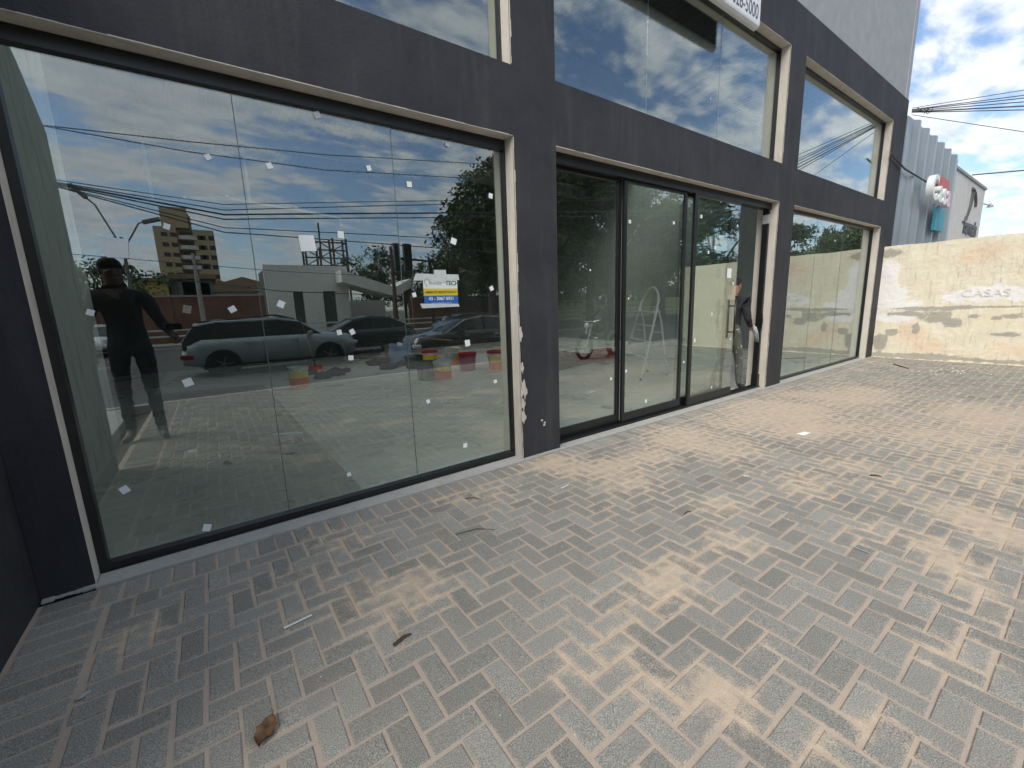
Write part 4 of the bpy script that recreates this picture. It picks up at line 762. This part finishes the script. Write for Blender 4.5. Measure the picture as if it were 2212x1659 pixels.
for i in range(26):
    a = G(1130+rnd.uniform(-20, 90), 763+rnd.uniform(0, 20)); b = G(1290+rnd.uniform(-40, 30), 783+rnd.uniform(-14, 10)); m_ = a.lerp(b, .5)+Vector((rnd.uniform(-.2, .2), rnd.uniform(-.2, .2), 0))
    hz.tube([a+Vector((0, 0, .03+rnd.uniform(0, .1))), m_+Vector((0, 0, .05+rnd.uniform(0, .12))), b+Vector((0, 0, .04+rnd.uniform(0, .1)))], .012, 5)
o = hz.build('red_hoses', mat('dull_red', (.20, .05, .045), .6, var=.4)); o['kind'] = 'stuff'; tag(o, 'tangle of dull red hoses lying across the dark sheet', 'hoses')
cz = MB()
for i in range(16):
    r0 = rnd.uniform(.16, .34); z = .05+.018*i; cz.tube([(c0_.x+.35+r0*1.3*math.cos(t)+rnd.uniform(-.02, .02), c0_.y+r0*math.sin(t), z+rnd.uniform(-.01, .02)) for t in np.linspace(0, 6.28, 17)[:-1]], .014, 6, closed=True)
tag(cz.build('hose_coil', RH, smooth=True), 'bright red coil of hose beside the door mullion', 'hose')
# offcuts on the floor by the open leaf and in the right bay
for i, (a, b, c, d) in enumerate(((1608, 775, 1632, 777), (1700, 779, 1772, 784), (1720, 787, 1800, 770), (1300, 880, 1320, 884), (355, 838, 540, 832), (590, 942, 655, 938), (405, 980, 425, 975))):
    u, v = G(a, b), G(c, d); tag(MB().beam((u.x, u.y, .018), (v.x, v.y, .02), .03, .02).build('plaster_strip', CONC if i < 4 else WHITEP), ['short pale strip lying in the open doorway', 'dark strip on the floor of the right bay', 'long strip crossing the floor of the right bay', 'small strip on the floor behind the first sliding pane', 'long white strip on the dark floor under the photographer reflection', 'white strip at the edge of the dark floor', 'short white chip on the dark floor'][i], 'strip', 'strips left on the shop floor')

# ================================================================== PEOPLE
def skin_mat(c): return mat('skin_%d' % int(c[0]*100), c, .55, var=.12, scale=12)
def figure(label, loc, rz, J, mats, s=1.0, zones=None, hair=None, extra=None):
    """J: joints in local metres (standing height about 1.75, facing -y); every limb one skinned surface"""
    root = thing('person', label, 'person', loc, rz); root.scale = (s, s, s)
    V = []; E_ = []; Rr = []; Z = []
    def add(p, r, z): V.append(tuple(p)); Rr.append(r); Z.append(z); return len(V)-1
    def chain(start, pts):
        prev = start
        for p, r, z in pts:
            i = add(p, r, z); 
            if prev is not None: E_.append((prev, i))
            prev = i
        return prev
    pel = Vector(J['pelvis']); neck = Vector(J['neck']); head = Vector(J['head'])
    i0 = add(pel, (.155, .115), 1); sp = chain(i0, [(pel.lerp(neck, .35), (.15, .115), 0), (pel.lerp(neck, .68), (.175, .125), 0), (pel.lerp(neck, .88), (.13, .09), 0)])
    nk = chain(sp, [(neck+Vector((0, 0, .03)), (.058, .058), 2), (neck.lerp(head, .55), (.062, .066), 2), (head, (.078, .095), 2), (head+(head-neck).normalized()*.085, (.070, .085), 2)])
    for sd in ('l', 'r'):
        sh_, el, wr = (Vector(J[k+sd]) for k in ('sh', 'el', 'wr')); fd = (wr-el).normalized()
        e = chain(sp, [(sh_, (.072, .072), 0), (sh_.lerp(el, .5), (.062, .062), 0), (el, (.056, .056), 0), (el.lerp(wr, .55), (.047, .047), 0), (wr, (.029, .026), 0 if zones != 'short' else 2)])
        pm = chain(e, [(wr+fd*.05, (.040, .018), 2)]); side = fd.cross(Vector((0, 1, 0.3))).normalized(); dn = fd.cross(side).normalized()
        for q, ln in ((-1.5, .060), (-.5, .075), (.5, .078), (1.5, .068)):
            b0 = wr+fd*.085+side*.019*q; chain(pm, [(b0, (.0095, .0095), 2), (b0+fd*ln*.5+dn*.012, (.0088, .0088), 2), (b0+fd*ln*.85+dn*.04, (.0075, .0075), 2)])
        b0 = wr+fd*.035-side*.035; chain(e, [(b0, (.012, .012), 2), (b0+fd*.035-side*.012+dn*.015, (.010, .010), 2)])
        hp, kn_, an = (Vector(J[k+sd]) for k in ('hp', 'kn', 'an')); toe = Vector(J['to'+sd])
        chain(i0, [(hp, (.098, .098), 1), (hp.lerp(kn_, .5), (.080, .080), 1), (kn_, (.060, .062), 1), (kn_.lerp(an, .35), (.058, .060), 1), (an+Vector((0, 0, .02)), (.044, .046), 1), (an.lerp(toe, .25)-Vector((0, 0, .03)), (.045, .04), 3), (toe, (.040, .030), 3)])
    me = bpy.data.meshes.new('body_rig'); me.from_pydata(V, E_, []); me.update(); o = bpy.data.objects.new('body_rig', me); C.objects.link(o)
    md = o.modifiers.new('skin', 'SKIN'); sv = me.skin_vertices[0].data
    for i, r in enumerate(Rr): sv[i].radius = r; sv[i].use_root = (i == 0)
    md.use_smooth_shade = True
    ss = o.modifiers.new('sub', 'SUBSURF'); ss.levels = 2; ss.render_levels = 2
    bpy.context.view_layer.update(); me2 = bpy.data.meshes.new_from_object(o.evaluated_get(bpy.context.evaluated_depsgraph_get())); bpy.data.objects.remove(o)
    me2.name = 'body'; me2.materials.clear()
    for v in me2.vertices:
        if v.co.z < neck.z-.02 and v.co.z > .14:
            q = v.co; f_ = mnoise.noise(Vector((q.x*9, q.y*9, q.z*16)))*.010+mnoise.noise(Vector((q.x*22, q.y*22, q.z*30)))*.004; v.co += v.normal*f_
    for m in mats: me2.materials.append(m)
    A = np.array([V[a] for a, b in E_]); B = np.array([V[b] for a, b in E_]); ZA = np.array([Z[b] for a, b in E_]); D = B-A; L2 = (D**2).sum(1)+1e-9
    for p_ in me2.polygons:
        c = np.array(p_.center); t = np.clip(((c-A)*D).sum(1)/L2, 0, 1); d = ((A+D*t[:, None]-c)**2).sum(1); p_.material_index = int(ZA[d.argmin()])
    bo_ = bpy.data.objects.new('body', me2); C.objects.link(bo_); bo_.parent = root
    hd = (head-neck).normalized(); fw = Vector(J.get('face', (0, -1, 0))).normalized(); rt = fw.cross(Vector((0, 0, 1))).normalized(); c = head+hd*.045
    nz = MB(); nz.add([c+fw*.088+hd*.02, c+fw*.085-hd*.03+rt*.016, c+fw*.085-hd*.03-rt*.016, c+fw*.118-hd*.022], [(0, 1, 3), (0, 3, 2), (1, 2, 3), (0, 2, 1)]); nz.build('nose', mats[2], root)
    for q in (-1, 1):
        e_ = MB(); ey = c+fw*.083+rt*.031*q+hd*.012; e_.lathe([(.0, -.011), (.009, -.006), (.012, 0), (.009, .006), (0, .011)], ey, 10, cap=False); e_.build('eye', mat('eye_dark', (.03, .02, .02), .3), root)
        ea = MB(); ea.obox(c+rt*.083*q-hd*.005, (.014, .03, .055)); ea.build('ear', mats[2], root, bevel=.006)
    mo = MB(); mo.obox(c+fw*.088-hd*.058, (.045, .012, .010), Matrix.Rotation(math.atan2(fw.x, -fw.y), 3, 'Z')); mo.build('mouth', mat('lips', (.30, .10, .08), .5), root)
    if hair:
        hm = MB(); rr_ = []
        for i in range(7):
            ph = i/6*1.75
            rr_.append([c+hd*(.03+.098*math.cos(ph))-fw*.018*(1+i*.12)+rt*math.cos(t)*.094*math.sin(ph)+fw*math.sin(t)*(.104 if math.sin(t) < 0 else .098-.05*max(0, i-3)/3*1.4)*math.sin(ph)*(1+.06*math.sin(5*t+i)) for t in np.linspace(0, 6.28, 17)[:-1]])
        hm.loft(rr_, capends=False); hm.build('hair', hair, root, smooth=True)
    if extra: extra(root)
    return root
jk = mat('dark_jacket', (.020, .020, .024), .85, var=.35, scale=7, bmp=.6, bscale=14)
def pants_mat():
    m, t, b = new_mat('stained_trousers'); c = mixc(t, ramp(t, noise(t, 3, 5), .3, .7), (.07, .075, .06), (.13, .135, .11)); c = mixc(t, ramp(t, noise(t, 16, 6, .7), .58, .66), c, (.60, .60, .55)); t.links.new(c, b.inputs['Base Color']); b.inputs['Roughness'].default_value = .9; return m
HR = mat('dark_hair', (.018, .014, .012), .7, var=.3, scale=40)
# worker stepping through the doorway, facing right (+x)
f1 = G(1597, 836, .09); f2 = G(1563, 829, .09); wc = (f1+f2)/2; sc_w = 1.06
def loc_(v): return Vector(v)
hw = (f1.x-f2.x)/2/sc_w
Jw = dict(pelvis=(0, 0, .95), neck=(.05, 0, 1.46), head=(.10, 0, 1.60), face=(1, -.35, -.15),
  shl=(.05, .17, 1.42), ell=(-.05, .24, 1.15), wrl=(.14, .20, .98), shr=(.05, -.17, 1.42), elr=(.0, -.27, 1.14), wrr=(.20, -.22, 1.02),
  hpl=(0, .09, .92), knl=(-.02, .10, .52), anl=(-.24, .10, .12), tol=(-.10, .11, .03), hpr=(0, -.09, .92), knr=(.16, -.09, .50), anr=(.20, -.09, .09), tor=(.36, -.11, .03))
def cloth(root):
    m = MB(); q = [Vector((.26, -.23, 1.02)), Vector((.30, -.25, .93)), Vector((.36, -.24, .84)), Vector((.42, -.22, .77))]
    for k_ in range(3): m.tube([p_+Vector((.012*k_, .02*math.sin(k_*2), -.01*k_)) for p_ in q], [.022, .02, .016, .010], 7)
    tag_o = m.build('held_rag', mat('pale_rag', (.38, .42, .42), .9, var=.4, scale=30), None, smooth=True); tag_o.matrix_world = Matrix.Translation(root.location)@Matrix.Rotation(root.rotation_euler.z, 4, 'Z')@Matrix.Scale(sc_w, 4)
    tag(tag_o, 'pale stained rag hanging from the hand of the worker in the doorway', 'rag')
figure('person in dark jacket and paint-stained trousers stepping through the open doorway', (wc.x-.07, wc.y+.05, .008), 0, Jw, [jk, pants_mat(), skin_mat((.36, .20, .13)), mat('boot_dark', (.05, .045, .04), .6)], s=sc_w, hair=HR, extra=cloth)
# photographer beside the camera, mirrored in the left window
ph_h = M(372, 705, -3.2); px_, py_ = -.84, -3.55; sp_ = 1.29
hd_l = (ph_h-Vector((px_, py_, 0)))/sp_
Rz = math.pi                                                    # faces the glass (+y): figures face -y, so turned about
hx_, hy_, hz_ = -hd_l.x, -hd_l.y, hd_l.z
Jp = dict(pelvis=(0, 0, .95), neck=(.02, -.04, 1.47), head=(.02, -.08, 1.61), face=(-.35, -1, -.15),
  shl=(.19, -.02, 1.42), ell=(.30, .04, 1.14), wrl=(.29, -.05, .86), shr=(-.17, -.03, 1.42), elr=(-.27, -.06, 1.15), wrr=(hx_+.02, hy_+.05, hz_-.08),
  hpl=(.10, 0, .92), knl=(.11, -.03, .50), anl=(.12, .02, .09), tol=(.17, -.14, .03), hpr=(-.09, 0, .92), knr=(-.11, -.06, .50), anr=(-.12, -.02, .09), tor=(-.16, -.18, .03))
def phone_case(root): pass
figure('person in dark clothes photographing the shop, mirrored in the left window', (px_, py_, .002), Rz, Jp, [jk, mat('dark_jeans', (.035, .045, .06), .85, var=.4, scale=10), skin_mat((.11, .065, .045)), mat('shoe_grey', (.2, .2, .2), .6)], s=sp_, hair=HR)
ph = thing('phone', 'black phone held out by the mirrored photographer', 'phone', (ph_h.x, ph_h.y, ph_h.z), R(8)); MB().box(-.085, .085, -.005, .005, -.04, .04).build('case', BLACK, ph, bevel=.004)
lm_ = MB(); lm_.lathe([(.009, 0), (.009, .002)], (-.06, .006, .02), 12, rot=rot3(R(90))); lm_.build('lens', mat('lens_glass', (.02, .02, .03), .1), ph)

# ================================================================== VEHICLES (mirrored)
TY = mat('tyre', (.018, .018, .018), .8); RM = mat('rim_alloy', (.35, .36, .37), .3, .7); WG = mat('car_glass', (.012, .015, .016), .06, var=.1, spec=.6); LR = mat('tail_red', (.28, .015, .015), .2); LW = mat('head_clear', (.65, .68, .70), .12); CH = mat('chrome', (.7, .7, .7), .15, .9); TRM = mat('car_trim', (.015, .015, .016), .6)
def wheel(parent, x, y, r=.36, w_=.24):
    wh = MB().lathe([(r*.62, -w_/2), (r*.93, -w_/2), (r, -w_*.35), (r, w_*.35), (r*.93, w_/2), (r*.62, w_/2)], (x, y, r), 28, rot=rot3(R(90))).build('wheel', TY, parent, smooth='auto')
    rm_ = MB(); sd = -1 if y < 0 else 1
    rm_.lathe([(r*.62, 0), (r*.66, w_*.48), (r*.58, w_*.50), (r*.55, w_*.2), (.03, w_*.15)], (x, y, r), 24, rot=rot3(R(-90*sd)), cap=False)
    for k in range(5):
        a = k*2*math.pi/5; rm_.beam((x, y+sd*w_*.42, r), (x+math.cos(a)*r*.58, y+sd*w_*.46, r+math.sin(a)*r*.58), .05, .03)
    rm_.build('rim', RM, wh)
def car(name, label, cat, loc, rz, L, W, prof, green, paint, wb, wr=.36, chrome=False, group=None, rails=False):
    """prof: (x, deck height) front to back; green: (x, roof height) of the cabin"""
    t = thing(name, label, cat, loc, rz, group); hw_ = W/2
    rings = []
    for x, z in prof:
        e = min(1, (L/2-abs(x))/.5); ww = hw_*(.80+.20*max(0, e)**.5); zb = .30+.10*(1-max(0, e))
        half = [(0, zb), (ww*.88, zb), (ww*.98, zb+.12), (ww, (zb+z)/2), (ww*.985, z-.14), (ww*.90, z-.02), (ww*.6, z+.015), (0, z+.02)]
        rings.append([(x, yy, q) for yy, q in half]+[(x, -yy, q) for yy, q in half[-2:0:-1]])
    MB().loft(rings).build('body', paint, t, smooth='auto')
    gr_ = []; rf_ = []
    for i, (x, z) in enumerate(green):
        zb = np.interp(x, [p_[0] for p_ in prof][::-1] if prof[0][0] > prof[-1][0] else [p_[0] for p_ in prof], [p_[1] for p_ in prof][::-1] if prof[0][0] > prof[-1][0] else [p_[1] for p_ in prof])-.03
        k_ = max(0.02, z-zb); wt_ = hw_*(.90-.17*min(1, k_/.5)); gr_.append([(x, hw_*.90, zb), (x, wt_+.01, z-.04), (x, wt_-.08, z), (x, -wt_+.08, z), (x, -wt_-.01, z-.04), (x, -hw_*.90, zb)])
        if 0 < i < len(green)-1: rf_.append([(x, wt_+.02, z-.06), (x, wt_-.06, z+.02), (x, 0, z+.04), (x, -wt_+.06, z+.02), (x, -wt_-.02, z-.06)])
    MB().loft(gr_).build('windows', WG, t, smooth='auto')
    MB().loft(rf_, close=True).build('roof', paint, t, smooth='auto')
    pl = MB()
    for x in wb+[sum(wb)/2]:
        pass
    for i in range(1, len(green)-1):
        for sy in (1, -1): a, b = gr_[i][0 if sy > 0 else 5], gr_[i][1 if sy > 0 else 4]; pl.beam((a[0]-.0, a[1]+.008*sy, a[2]), (b[0], b[1]+.008*sy, b[2]), .07, .015)
    pl.build('pillar_trim', TRM, t)
    for x in wb:
        for sy in (1, -1):
            MB().lathe([(wr*1.16, -.02), (wr*1.16, .012)], (x, sy*(hw_-.01), wr), 24, rot=rot3(R(-90*sy))).build('wheel_arch', TRM, t); wheel(t, x, sy*(hw_-.10), wr)
    MB().box(-L/2+.45, L/2-.45, -hw_-.005, hw_+.005, .24, .36).build('sill_trim', TRM, t, bevel=.02)
    xf, xr = prof[0][0], prof[-1][0]; zf, zr = prof[0][1], prof[-1][1]
    for sy in (1, -1):
        MB().obox((xf-.10, sy*hw_*.70, zf-.10), (.26, .42, .13), rot3(0, 0, -.25*sy)).build('headlight', LW, t, bevel=.03); MB().obox((xr+.14, sy*hw_*.76, zr-.14), (.34, .30, .15), rot3(0, 0, .2*sy)).build('tail_light', LR, t, bevel=.03)
        MB().obox((green[1][0]+.25, sy*(hw_+.08), prof[3][1]+.03), (.14, .22, .15)).build('mirror', paint, t, bevel=.03)
        for x in (sum(wb)/2+.35, sum(wb)/2-.85): MB().box(x, x+.2, sy*hw_-.02, sy*hw_+.03, prof[4][1]-.20, prof[4][1]-.17).build('door_handle', CH if chrome else paint, t)
        for x in (sum(wb)/2+.55, sum(wb)/2-.4): MB().box(x, x+.008, sy*hw_-.03, sy*hw_+.001, .42, prof[4][1]-.1).build('door_gap', TRM, t)
        if chrome:
            c_ = MB(); c_.tube([(g_[0][0], sy*(g_[0][1]+.012), g_[0][2]) if i in (0, len(gr_)-1) else (g_[1][0], sy*(g_[1][1]+.02), g_[1][2]) for i, g_ in enumerate(gr_)], .014, 5); c_.build('chrome_strip', CH, t)
        if rails: MB().tube([(green[1][0]-.1, sy*hw_*.66, green[1][1]+.06), (green[2][0], sy*hw_*.66, green[2][1]+.11), (green[-2][0]+.1, sy*hw_*.66, green[-2][1]+.07)], .022, 6).build('roof_rail', TRM, t)
    MB().box(xf-.03, xf+.02, -hw_*.45, hw_*.45, zf-.32, zf-.12).build('grille', TRM, t, bevel=.02); MB().box(xr-.04, xr+.02, -.27, .27, zr-.42, zr-.29).build('number_plate', mat('plate', (.6, .6, .6), .5), t)
    return t
SIL = mat('silver_paint', (.36, .41, .42), .30, .40, .05, coat=.5); BLK = mat('black_paint', (.012, .014, .016), .18, .0, .1, spec=.6, coat=.8); DKG = mat('dark_green_paint', (.02, .035, .033), .22, .1, .1, coat=.6); WHT = mat('white_paint', (.62, .63, .63), .3, 0, .05, coat=.5)
suvp = [(2.4, .86), (2.28, 1.04), (1.9, 1.11), (1.3, 1.16), (.6, 1.18), (-.8, 1.18), (-1.9, 1.18), (-2.25, 1.12), (-2.4, .80)]; suvg = [(1.35, 1.15), (.70, 1.62), (.1, 1.73), (-1.5, 1.72), (-2.05, 1.62), (-2.36, 1.15)]
sedp = [(2.3, .62), (2.15, .80), (1.7, .88), (1.1, .94), (.5, .97), (-.7, .98), (-1.6, 1.0), (-2.1, .97), (-2.3, .72)]; sedg = [(1.25, .94), (.45, 1.36), (-.3, 1.46), (-1.1, 1.40), (-2.0, 1.0)]
suvx = M(385, 760, -11.4).x
su = car('parked_suv', 'silver SUV mirrored behind the photographer, rear end to the left', 'car', (suvx+2.35, -11.7, -.12), 0, 4.8, 1.95, suvp, suvg, SIL, [1.5, -1.45], .39, group='cars mirrored in the left window', rails=True); su.scale = (.96, .96, .90)
dk = M(872, 740, -9.6).x
c2_ = car('parked_car', 'black car with chrome window line mirrored behind the paint buckets', 'car', (dk+2.5, -9.9, -.12), math.pi, 4.6, 1.85, sedp, sedg, BLK, [1.4, -1.35], .34, chrome=True, group='cars mirrored in the left window'); c2_.scale = (1.0, 1.0, .96)
c3_ = car('parked_car', 'dark green car mirrored between silver SUV and black car', 'car', (M(775, 700, -14.5).x, -14.6, -.12), math.pi, 4.5, 1.8, sedp, sedg, DKG, [1.35, -1.35], .33, group='cars mirrored in the left window')
c4_ = car('parked_car', 'dark blue car farthest right behind the black car', 'car', (M(1030, 700, -15).x, -15, -.12), 0, 4.5, 1.8, sedp, sedg, mat('navy_paint', (.015, .022, .04), .22, .1, .1, coat=.6), [1.35, -1.35], .33, group='cars mirrored in the left window')
c5_ = car('parked_car', 'small white car mirrored far away beside the wing wall', 'car', (M(193, 716, -25).x, -25, -.12), math.pi/2, 4.3, 1.75, sedp, sedg, WHT, [1.3, -1.3], .33, group='cars mirrored in the left window')
# motorcycle with its rider, mirrored in the first sliding pane
mc = thing('motorcycle', 'dark delivery motorcycle mirrored in the first sliding pane', 'motorcycle', (9.15, -4.75, .0), math.pi)
for x in (.66, -.66):
    w__ = MB().tube([(x+.29*math.cos(t), 0, .31+.29*math.sin(t)) for t in np.linspace(0, 6.283, 25)[:-1]], .05, 8, closed=True).build('wheel', TY, mc, smooth=True); r_ = MB()
    for k in range(6): r_.beam((x, 0, .31), (x+.27*math.cos(k*1.047), 0, .31+.27*math.sin(k*1.047)), .02, .02)
    r_.build('rim', RM, w__)
fk = MB()
for sy in (.07, -.07): fk.tube([(.66, sy, .31), (.42, sy, .98)], .022, 8)
fk.tube([(.40, -.36, 1.08), (.44, -.15, 1.04), (.44, .15, 1.04), (.40, .36, 1.08)], .014, 7); fk.build('fork', CH, mc)
MB().loft([[(x, r*.9*math.cos(t), z+r*math.sin(t)) for t in np.linspace(0, 6.28, 13)[:-1]] for x, z, r in ((.40, .86, .05), (.30, .86, .14), (.05, .84, .16), (-.15, .78, .09))]).build('tank', DKG, mc, smooth=True)
MB().loft([[(x, w2*math.cos(t), z+.05*math.sin(t)) for t in np.linspace(0, 6.28, 13)[:-1]] for x, z, w2 in ((-.08, .80, .09), (-.3, .79, .14), (-.6, .82, .13), (-.85, .86, .08))]).build('seat', TRM, mc, smooth=True)
MB().obox((.02, 0, .45), (.36, .24, .30)).build('engine', RM, mc, bevel=.04); MB().tube([(.1, -.14, .35), (-.3, -.17, .28), (-.85, -.18, .36)], [.03, .035, .05], 8).build('exhaust', CH, mc)
MB().lathe([(.0, -.06), (.07, -.05), (.09, .02), (.085, .05), (0, .055)], (.52, 0, .93), 16, rot=rot3(0, R(90)), cap=False).build('headlight', LW, mc, smooth=True); MB().obox((-.88, 0, .78), (.08, .14, .08)).build('tail_light', LR, mc, bevel=.02)
MB().tube([(.66+.34*math.cos(t), 0, .31+.36*math.sin(t)) for t in np.linspace(.5, 2.6, 9)], .045, 7).build('mudguard', DKG, mc)
for sy in (1, -1): mr_ = MB(); mr_.tube([(.42, sy*.25, 1.06), (.36, sy*.34, 1.24)], .008, 5); mr_.obox((.35, sy*.35, 1.27), (.02, .12, .08)); mr_.build('mirror', TRM, mc)
Jr = dict(pelvis=(0, 0, .93), neck=(.10, 0, 1.42), head=(.15, 0, 1.56), face=(1, 0, -.1), shl=(.09, .17, 1.38), ell=(.30, .27, 1.16), wrl=(.56, .30, 1.10), shr=(.09, -.17, 1.38), elr=(.30, -.27, 1.16), wrr=(.56, -.30, 1.10),
  hpl=(.02, .10, .92), knl=(.38, .20, .78), anl=(.22, .20, .36), tol=(.36, .20, .32), hpr=(.02, -.10, .92), knr=(.34, -.24, .60), anr=(.20, -.30, .10), tor=(.34, -.31, .04))
rd = figure('person in dark jacket sitting on the mirrored motorcycle', (9.15+.25, -4.75, .0), math.pi, Jr, [jk, mat('dark_jeans', (.035, .045, .06), .85), skin_mat((.36, .20, .13)), mat('boot_dark', (.05, .045, .04), .6)], s=1.0, hair=None)
hm = thing('helmet', 'dark helmet worn by the mirrored motorcycle rider', 'helmet', (9.15+.25-.19, -4.75, 1.63)); MB().lathe([(.09, -.13), (.125, -.08), (.14, 0), (.125, .08), (.07, .13), (0, .145)], n=20).build('shell', BLK, hm, smooth=True); MB().obox((-.10, 0, -.01), (.09, .20, .09)).build('visor', WG, hm, bevel=.03)

# ================================================================== LITTER ON THE PAVING
def leafobj():
    g = G(575, 1583); mb = MB(); n = 11; out = []
    for i in range(n):
        t = i/(n-1); out.append((t*.15-.075, .045*math.sin(math.pi*t)**.7*(1+.15*math.sin(i*2.3))))
    vs = []; fs = []
    for i, (u, wv) in enumerate(out):
        for q in (-1, -.5, 0, .5, 1): vs.append((u, q*wv, 0.006+.012*abs(q)**1.5*(1+.3*math.sin(i))+.006*math.sin(i*1.4)))
    for i in range(n-1):
        for q in range(4): fs.append((i*5+q, i*5+q+1, (i+1)*5+q+1, (i+1)*5+q))
    mb.add(vs, fs); mb.add([(x, y, z-.0012) for x, y, z in vs], [f[::-1] for f in fs]); m, t, b = new_mat('dry_leaf'); c = mixc(t, ramp(t, noise(t, 25, 5), .35, .65), (.06, .032, .018), (.17, .095, .042)); t.links.new(c, b.inputs['Base Color']); b.inputs['Roughness'].default_value = .8
    o = mb.build('fallen_leaf', m, smooth=True); o.location = (g.x, g.y, 0); o.rotation_euler = (0, 0, R(62)); o.scale = (.8, .8, 1); tag(o, 'curled dry brown leaf on the pavers near the bottom edge', 'leaf')
    MB().tube([(.07, 0, .014), (.11, .008, .010)], .0018, 5).build('stalk', m, o)
leafobj()
def litter(name, label, cat, a, b, r, m, bend=.01, flat=None):
    u, v = G(*a), G(*b); mid = u.lerp(v, .5)+Vector((bend, bend, 0)); mb = MB()
    if flat: mb.beam(u+Vector((0, 0, .006)), v+Vector((0, 0, .008)), flat, .002)
    else: mb.tube([u+Vector((0, 0, .006)), mid+Vector((0, 0, .008)), v+Vector((0, 0, .007))], [r, r, r*.6], 6)
    tag(mb.build(name, m), label, cat)
WS = mat('white_plastic', (.74, .74, .68), .5, var=.1)
TW = mat('twig', (.07, .05, .035), .85)
litter('plastic_strip', 'white bent plastic strip on the pavers left of centre', 'litter', (614, 1359), (674, 1331), .006, WS, flat=.014)
litter('dark_twig', 'thick dark twig on the pavers right of the plastic strip', 'twig', (851, 1396), (888, 1372), .009, TW)
litter('dark_twig', 'curved thin twig by the sand streak near the window', 'twig', (1005, 1078), (1042, 1082), .003, TW, .02); litter('dark_twig', 'tiny black twig in the paving centre', 'twig', (1478, 1112), (1494, 1106), .004, TW); litter('dark_twig', 'thin arched twig below the curved one', 'twig', (985, 1156), (1070, 1146), .0025, TW, .03)
litter('dark_twig', 'dark twig in dusty paving at right', 'twig', (1880, 1028), (1905, 1031), .006, TW); litter('dark_twig', 'straight stick lying before the yellow wall', 'twig', (1930, 787), (1963, 797), .012, TW)
litter('metal_offcut', 'shiny thin metal offcut on the right paving', 'litter', (1842, 1183), (1878, 1197), .004, mat('bright_metal', (.8, .8, .8), .25, .8), flat=.010)
litter('white_scrap', 'small white scrap below the sandy patch by the door', 'litter', (1212, 1056), (1228, 1049), .004, WS, flat=.012)
litter('white_scrap', 'small white chip in the middle paving', 'litter', (1606, 1029), (1617, 1030), .004, WS, flat=.02)
for a, b, r, lab in ((180, 1503, .022, 'pale mortar blob on the left border pavers'), (390, 1470, .004, 'tiny pale chip beside the left pavers'), (2055, 853, .02, 'pale pebble far right near the yellow wall'), (2008, 1000, .008, 'pale pebble on bluish pavers at right')):
    g = G(a, b); m_ = MB(); lump(m_, (0, 0, .003), r, int(a), .35); o = m_.build('mortar_chip', CONC); o.location = (g.x, g.y, 0); o.rotation_euler = (0, 0, .6); o.scale = (1.6, .8, 1); tag(o, lab, 'chip')
P_ = [G(*p) for p in ((1720, 938), (1738, 934), (1751, 936), (1736, 942))]; tag(MB().prism([(p.x, p.y) for p in P_], lambda u, v, k: (u, v, .004+.004*k)).build('white_card', WHITEP), 'triangular white card scrap on the orange sand patch', 'litter')
for i, (a, b) in enumerate(((1171, 908), (1177, 913), (1176, 918))):
    p = F(a, b, -.004); lip2 = MB(); lip2.box(p.x-.012, p.x+.012, -.004, .0, p.z-.009, p.z+.009); lip2.build('paint_chip', REV, shop)
